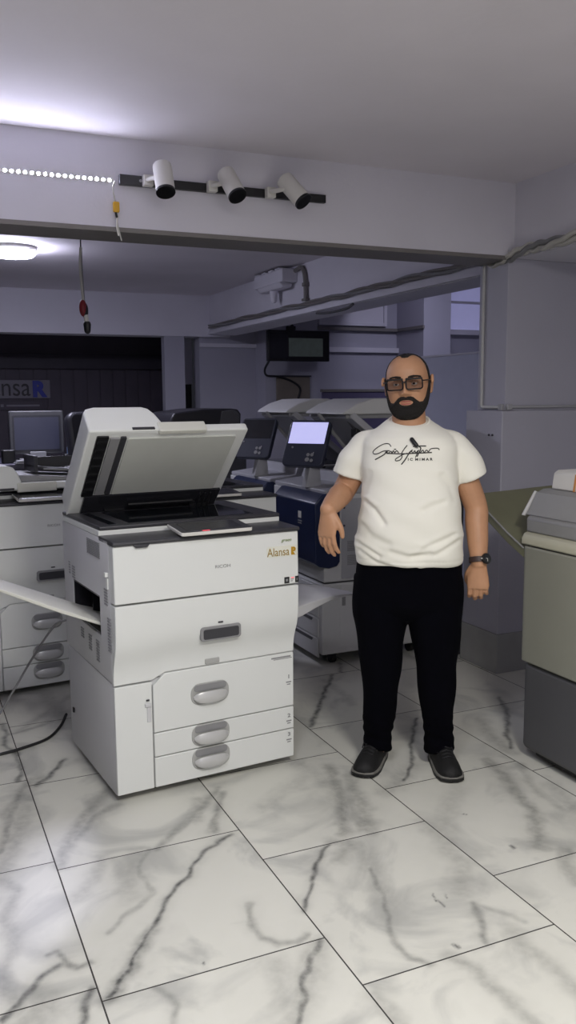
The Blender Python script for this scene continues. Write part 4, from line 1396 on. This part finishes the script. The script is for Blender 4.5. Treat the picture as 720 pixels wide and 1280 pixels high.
# spectacles
gl = None
fr = MB()
for s in (-1, 1):
    out = [HEAD_M @ Vector((s * .036 + x, -.103 + .10 * (s * x) * .12 + .006 * ((s * x) > 0) * (s * x) / .028, .013 + z)) for x, z in rrect(-.030, .030, -.0205, .0185, .009, 5)]
    fr.tube(out + [out[0], out[1]], .0028, 8, cap=False)
    fr.tube([HEAD_M @ Vector((s * .036 + x, -.1035 + (.003 if s * x > 0 else 0), .0315)) for x in (-.028, 0, .028)], .0038, 8)
    fr.tube([HEAD_M @ Vector(p) for p in ((s * .065, -.099, .022), (s * .0750, -.092, .022), (s * .086, -.05, .021), (s * .088, .0, .019), (s * .088, .02, .008))], .0024, 8)
fr.tube([HEAD_M @ Vector(p) for p in ((-.008, -.104, .018), (0, -.107, .021), (.008, -.104, .018))], .0024, 8)
sp = fr.build('glasses', 'frame', parent=pr)
for s in (-1, 1):
    MB().prism([(s * .036 + x, .013 + z) for x, z in rrect(-.0295, .0295, -.020, .018, .009, 5)], -.1025, -.1015, 'y').xform(HEAD_M).build('lens', 'clear', parent=sp)

# ---------------------------------------------------------------- T-shirt
SIGNATURE = [
    [(-0.057, 1.321), (-0.064, 1.329), (-0.078, 1.33), (-0.096, 1.323), (-0.116, 1.309), (-0.124, 1.298), (-0.118, 1.291), (-0.103, 1.294), (-0.084, 1.303), (-0.062, 1.305)],
    [(-0.069, 1.303), (-0.084, 1.289), (-0.114, 1.271)],
    [(-0.077, 1.296), (-0.074, 1.301), (-0.066, 1.296), (-0.057, 1.303), (-0.052, 1.297), (-0.047, 1.305), (-0.042, 1.298), (-0.035, 1.305), (-0.028, 1.298)],
    [(-0.043, 1.31), (-0.039, 1.31)],
    [(0.003, 1.324), (-0.008, 1.31), (-0.017, 1.294), (-0.015, 1.282), (-0.023, 1.271), (-0.037, 1.268), (-0.039, 1.274), (-0.028, 1.282), (-0.012, 1.291), (0.004, 1.296)],
    [(-0.071, 1.295), (-0.012, 1.294), (0.041, 1.296), (0.093, 1.298)],
    [(0.022, 1.307), (0.01, 1.294), (-0.003, 1.273), (-0.016, 1.256)],
    [(0.01, 1.296), (0.019, 1.305), (0.024, 1.296), (0.032, 1.305), (0.035, 1.297), (0.046, 1.307), (0.041, 1.296), (0.035, 1.282)],
    [(0.045, 1.323), (0.054, 1.314), (0.049, 1.301), (0.041, 1.285)],
    [(0.052, 1.298), (0.062, 1.307), (0.066, 1.298), (0.075, 1.307), (0.082, 1.301), (0.089, 1.31), (0.099, 1.313), (0.117, 1.313), (0.122, 1.308)],
    [(0.027, 1.32), (0.05, 1.322), (0.072, 1.322)],
]
FOLDS = [
    ([(-0.151, 1.11), (-0.118, 1.085), (-0.081, 1.035)], 0.01, 0.007),
    ([(-0.176, 0.949), (-0.143, 0.932), (-0.1, 0.907)], 0.01, 0.006),
    ([(-0.172, 0.923), (-0.109, 0.881), (-0.042, 0.864), (0.041, 0.86)], 0.01, 0.005),
    ([(0.069, 0.94), (0.115, 0.961), (0.179, 0.988)], 0.012, 0.005),
    ([(0.071, 1.087), (0.104, 1.104), (0.14, 1.114)], 0.012, 0.004),
    ([(0.032, 0.909), (0.115, 0.918), (0.2, 0.963)], 0.011, 0.005),
    ([(0.135, 1.212), (0.168, 1.171), (0.181, 1.121)], 0.012, 0.003),
    ([(-0.136, 1.219), (-0.152, 1.169), (-0.161, 1.127)], 0.012, 0.0025),
    ([(-0.051, 0.925), (0.016, 0.909), (0.09, 0.927)], 0.012, 0.004),
    ([(-0.159, 1.017), (-0.127, 0.983), (-0.068, 0.959)], 0.014, 0.003),
]



def ring(cx, hw, f, b, z, n=48, e=2.3):
    out = []
    for k in range(n):
        a = 2 * math.pi * k / n
        c, s = math.cos(a), math.sin(a)
        out.append((cx + hw * math.copysign(abs(c) ** (2 / e), c), (f + b) / 2 + (b - f) / 2 * math.copysign(abs(s) ** (2 / e), s), z))
    return out


def build_shirt():
    mb = MB()
    T = [(.862, .016, .203, -.135, .145), (.868, .016, .207, -.142, .150), (.90, .016, .211, -.152, .152), (.95, .015, .209, -.162, .153), (1.0, .016, .203, -.164, .152), (1.06, .018, .196, -.160, .150),
         (1.12, .017, .189, -.150, .150), (1.18, .015, .184, -.138, .152), (1.24, .013, .184, -.128, .152), (1.29, .012, .186, -.112, .150), (1.325, .012, .184, -.096, .145), (1.352, .012, .172, -.080, .138),
         (1.374, .011, .150, -.064, .128), (1.392, .011, .122, -.052, .118), (1.406, .010, .098, -.044, .110), (1.417, .010, .080, -.030, .102)]
    rr_ = [ring(cx, hw, f, b, z) for z, cx, hw, f, b in T]
    rr_ = [[(x, y, z + max(0, z - 1.36) / .057 * .26 * (y - .04)) for x, y, z in q] for q in rr_]     # neckline lower in front
    mb.loft(rr_)
    for S_, E_, end in ((SHL, ELL, Vector((-.226, .052, 1.197))), (SHR, ELR, Vector((.252, .055, 1.190)))):
        s = -1 if S_.x < 0 else 1
        k = 0 if s < 0 else .022
        pts = [Vector((s * .07 + k, .045, 1.338)), Vector((s * .150 + k, .045, 1.320)), Vector((s * .190 + k, .047, 1.275)), Vector((s * .213 + k, .050, 1.235)), end]
        p2 = curve(pts, 5)
        r = list(np.interp(np.linspace(0, 4, len(p2)), range(5), [.048, .058, .063, .065, .067]))
        # open-ended sleeve, cut across the arm
        mb.tube(p2, r, 24, cap=False)
    o = mb.build('shirt', 'shirt', parent=pr)
    r = o.modifiers.new('remesh', 'REMESH')
    r.mode = 'VOXEL'
    r.voxel_size = .0055
    r.use_smooth_shade = True
    s = o.modifiers.new('smooth', 'SMOOTH')
    s.factor = .5
    s.iterations = 14
    bake(o)
    me = o.data
    n = len(me.vertices)
    co = np.zeros(n * 3)
    me.vertices.foreach_get('co', co)
    co = co.reshape(-1, 3)
    no = np.zeros(n * 3)
    me.vertices.foreach_get('normal', no)
    no = no.reshape(-1, 3)
    x, y, z = co.T
    disp = np.zeros(n)
    front = np.clip((.06 - y) / .06, 0, 1)
    for pts, w, dep in FOLDS:
        pts = np.array(pts)
        best = np.full(n, 1.0)
        sign = np.zeros(n)
        fade = np.ones(n)
        for i, (a, b) in enumerate(zip(pts[:-1], pts[1:])):
            dx, dz = b - a
            L = dx * dx + dz * dz
            t = np.clip(((x - a[0]) * dx + (z - a[1]) * dz) / L, 0, 1)
            ex, ez = x - a[0] - t * dx, z - a[1] - t * dz
            d = np.hypot(ex, ez)
            sgn = ez
            m = d < best
            best[m] = d[m]
            sign[m] = sgn[m]
        dep = dep * 1.35
        disp += front * (-dep * np.exp(-(best / w) ** 2) + .75 * dep * np.exp(-((sign - 1.7 * w) / w) ** 2) * np.exp(-(best / (2.6 * w)) ** 2))
    # broad soft drape and hem band
    disp += .0025 * np.sin(x * 38 + 9 * z) * np.clip((1.05 - z) / .15, 0, 1) + .002 * np.sin(z * 60 + x * 25)
    disp += np.where(np.abs(z - .887) < .0025, -.0015, 0) * (np.abs(x) < .3)
    co += no * disp[:, None]
    me.vertices.foreach_set('co', co.ravel())
    me.update()
    return o


shirt = build_shirt()
# ribbed collar following the neck opening
pts = []
for k in range(40):
    a = 2 * math.pi * k / 40
    c, s = math.cos(a), math.sin(a)
    pts.append((.010 + .077 * c, .032 + .072 * s, 1.406 + (.028 if s < 0 else .026) * s + .006 * abs(c)))
MB().tube(pts + pts[:2], .0065, 10, cap=False).build('collar', 'shirt', parent=shirt)
# printed lettering laid on the cloth
bpy.context.view_layer.update()
bv = BVHTree.FromPolygons([v.co.copy() for v in shirt.data.vertices], [tuple(p.vertices) for p in shirt.data.polygons])


def on_shirt(x, z, off=.0012):
    h = bv.ray_cast(Vector((x, -1, z)), Vector((0, 1, 0)))
    return h[0] + h[1] * off if h[0] else Vector((x, -.13, z))


pm = MB()
for st in SIGNATURE:
    w = .0022 if len(st) < 5 else .0018
    pm.tube([on_shirt(p.x, p.z) for p in curve([(a, 0, b) for a, b in st], 5)], w, 6)
pm.build('signature_print', 'ink', parent=shirt)
tx = text('small_print', 'I C  M I M A R', .0125, 'ink', shirt, (0, 0, 0), extrude=.0003, sx=1, offset=.0005)
wd = max(v.co.x for v in tx.data.vertices)
for v in tx.data.vertices:
    p = on_shirt(.006 + v.co.x / wd * .092, 1.2695 + v.co.y, .0010 + v.co.z)
    v.co = p
tx.rotation_euler = (0, 0, 0)
p0, p1 = on_shirt(.021, 1.343, .008), on_shirt(.037, 1.322, .008)
mc = MB().tube([p0, p1], .0085, 14).build('clip_microphone', 'black', parent=pr)
MB().tube([p1, on_shirt(.041, 1.316, .006)], .004).build('clip', 'grey', parent=mc)


# ---------------------------------------------------------------- trousers
def build_pants():
    mb = MB()
    T = [(.612, .012, .03, .02, .07), (.635, .012, .10, -.03, .12), (.665, .012, .175, -.062, .15), (.70, .012, .210, -.085, .165), (.77, .012, .215, -.10, .17), (.83, .014, .208, -.115, .16), (.885, .015, .196, -.125, .14), (.90, .015, .190, -.12, .135)]
    mb.loft([ring(cx, hw, f, b, z) for z, cx, hw, f, b in T])
    for pts in ([(-.100, .045, .80), (-.098, .045, .64), (-.092, .045, .43), (-.098, .070, .24), (-.103, .088, .135), (-.106, .088, .10), (-.108, .084, .06)], [(.122, .045, .80), (.122, .045, .64), (.129, .05, .43), (.137, .075, .24), (.142, .093, .135), (.145, .093, .10), (.147, .089, .06)]):
        p2 = curve(pts, 5)
        r = list(np.interp(np.linspace(0, 6, len(p2)), range(7), [.108, .109, .082, .067, .060, .060, .062]))
        mb.tube(p2, r, 28, cap=False)
    o = mb.build('trousers', 'pants', parent=pr)
    r = o.modifiers.new('remesh', 'REMESH')
    r.mode = 'VOXEL'
    r.voxel_size = .007
    r.use_smooth_shade = True
    s = o.modifiers.new('smooth', 'SMOOTH')
    s.factor = .5
    s.iterations = 4
    bake(o)
    me = o.data
    for v in me.vertices:
        x, y, z = v.co
        k = max(0, 1 - abs(z - .14) / .10) * .0028 * math.sin(z * 130 + x * 45 + y * 30) + .003 * math.sin(z * 31 + x * 40 + y * 30)
        v.co += v.normal * k
    return o


build_pants()


# ---------------------------------------------------------------- shoes
def shoe(toe, heel):
    toe, heel = Vector(toe), Vector(heel)
    d = toe - heel
    L = d.length
    rz = math.atan2(d.y, d.x) + math.pi / 2
    m = Matrix.Translation(heel) @ Matrix.Rotation(rz, 4, 'Z')
    prof = [(0, .024, .070), (.012, .036, .090), (.05, .043, .105), (.09, .045, .108), (.14, .049, .096), (.19, .053, .080), (.232, .052, .068), (.26, .043, .058), (L - .008, .028, .046), (L, .014, .034)]
    up_, so = [], []
    for t, w, h in prof:
        up_.append([(w * math.cos(a) * (1 if math.sin(a) < .2 else .96), -t, max(.018, .018 + (h - .018) * max(0, math.sin(a)))) for a in (2 * math.pi * k / 24 for k in range(24))])
        lift = .010 * max(0, (t - .2) / .08) if t > .2 else 0
        so.append([(x * (w + .0025), -t * 1.0 - (.005 if t > .25 else -.005 if t < .01 else 0), z + (lift if z < .02 else 0)) for x, z in ((-1, .006), (-.9, .0), (.9, .0), (1, .006), (1.0, .019), (.95, .024), (-.95, .024), (-1.0, .019))])
    u = MB().loft(up_).xform(m).build('shoe', 'shoe', parent=pr)
    sd = u.modifiers.new('sub', 'SUBSURF')
    sd.levels = sd.render_levels = 1
    MB().loft(so).xform(m).build('sole', 'sole', parent=u, bevel=.003)
    ou = []
    for t, w, h in prof:
        lift = .010 * max(0, (t - .2) / .08) if t > .2 else 0
        ou.append([(x * (w + .0035), -t * 1.0 - (.0055 if t > .25 else -.0055 if t < .01 else 0), z + lift) for x, z in ((-1, .0), (1, .0), (1, .011), (-1, .011))])
    MB().loft(ou).xform(m).build('outsole', 'rubber', parent=u)
    for k in range(5):
        y = .125 + .018 * k
        z = float(np.interp(y, [p[0] for p in prof], [p[2] for p in prof])) + .001
        MB().tube([(-.022, -y, z - .008), (0, -y - .004, z + .001), (.022, -y, z - .008)], .0028, 8).xform(m).build('lace', 'black', parent=u)
    MB().tube(curve([(0, -.125, .095), (-.03, -.13, .09), (-.034, -.15, .075)]), .0024, 8).xform(m).build('lace', 'black', parent=u)
    MB().tube(curve([(0, -.125, .095), (.028, -.135, .088), (.03, -.155, .072)]), .0024, 8).xform(m).build('lace', 'black', parent=u)
    MB().prism([(-.018, .075), (.018, .075), (.02, .122), (-.02, .122)], -.105, -.088, 'y').xform(m).build('tongue', 'shoe', parent=u, bevel=.006)


shoe((-.163, -.085, 0), (-.098, .185, 0))
shoe((.196, -.088, 0), (.140, .185, 0))

# ---------------------------------------------------------------- wrist watch
ax = (WRR - ELR).normalized()
wc_ = WRR + ax * -.012
uu = ax.cross(Vector((0, 1, 0))).normalized()
vv = ax.cross(uu)
mw = Matrix((uu, vv, ax)).transposed().to_4x4()
mw.translation = wc_
rings = [[mw @ Vector((r * math.cos(a), r * math.sin(a), z)) for r, z in ((.0335, -.011), (.0375, -.010), (.0375, .010), (.0335, .011))] for a in (2 * math.pi * k / 40 for k in range(40))]
mb = MB()
vs = [[mb.bm.verts.new(p) for p in r_] for r_ in rings]
for i in range(40):
    for j in range(4):
        mb.bm.faces.new([vs[i][j], vs[(i + 1) % 40][j], vs[(i + 1) % 40][(j + 1) % 4], vs[i][(j + 1) % 4]])
ws = mb.build('wristwatch', 'strap', parent=pr)
nd = Vector((.62, -.78, 0))
nd = (nd - ax * nd.dot(ax)).normalized()
md_ = Matrix((ax.cross(nd), ax, nd)).transposed().to_4x4()
md_.translation = wc_ + nd * .0355
MB().lathe([(.002, 0), (.020, 0), (.0215, .004), (.0205, .010), (.017, .011), (.002, .0105)], seg=28).xform(md_).build('watch_case', 'black', parent=ws)
f_ = MB().lathe([(.002, .0100), (.0165, .0108), (.0165, .0122), (.002, .0122)], seg=28)
f_.xform(md_).build('watch_dial', 'dial', parent=ws)
MB().box(-.0008, .0008, 0, .011, .0122, .0130).box(0, .008, -.0008, .0008, .0122, .0130).xform(md_).build('watch_hands', 'spotw', parent=ws)
MB().cyl((.021, 0, .005), (.025, 0, .005), .003, seg=10).xform(md_).build('crown', 'chrome', parent=ws)
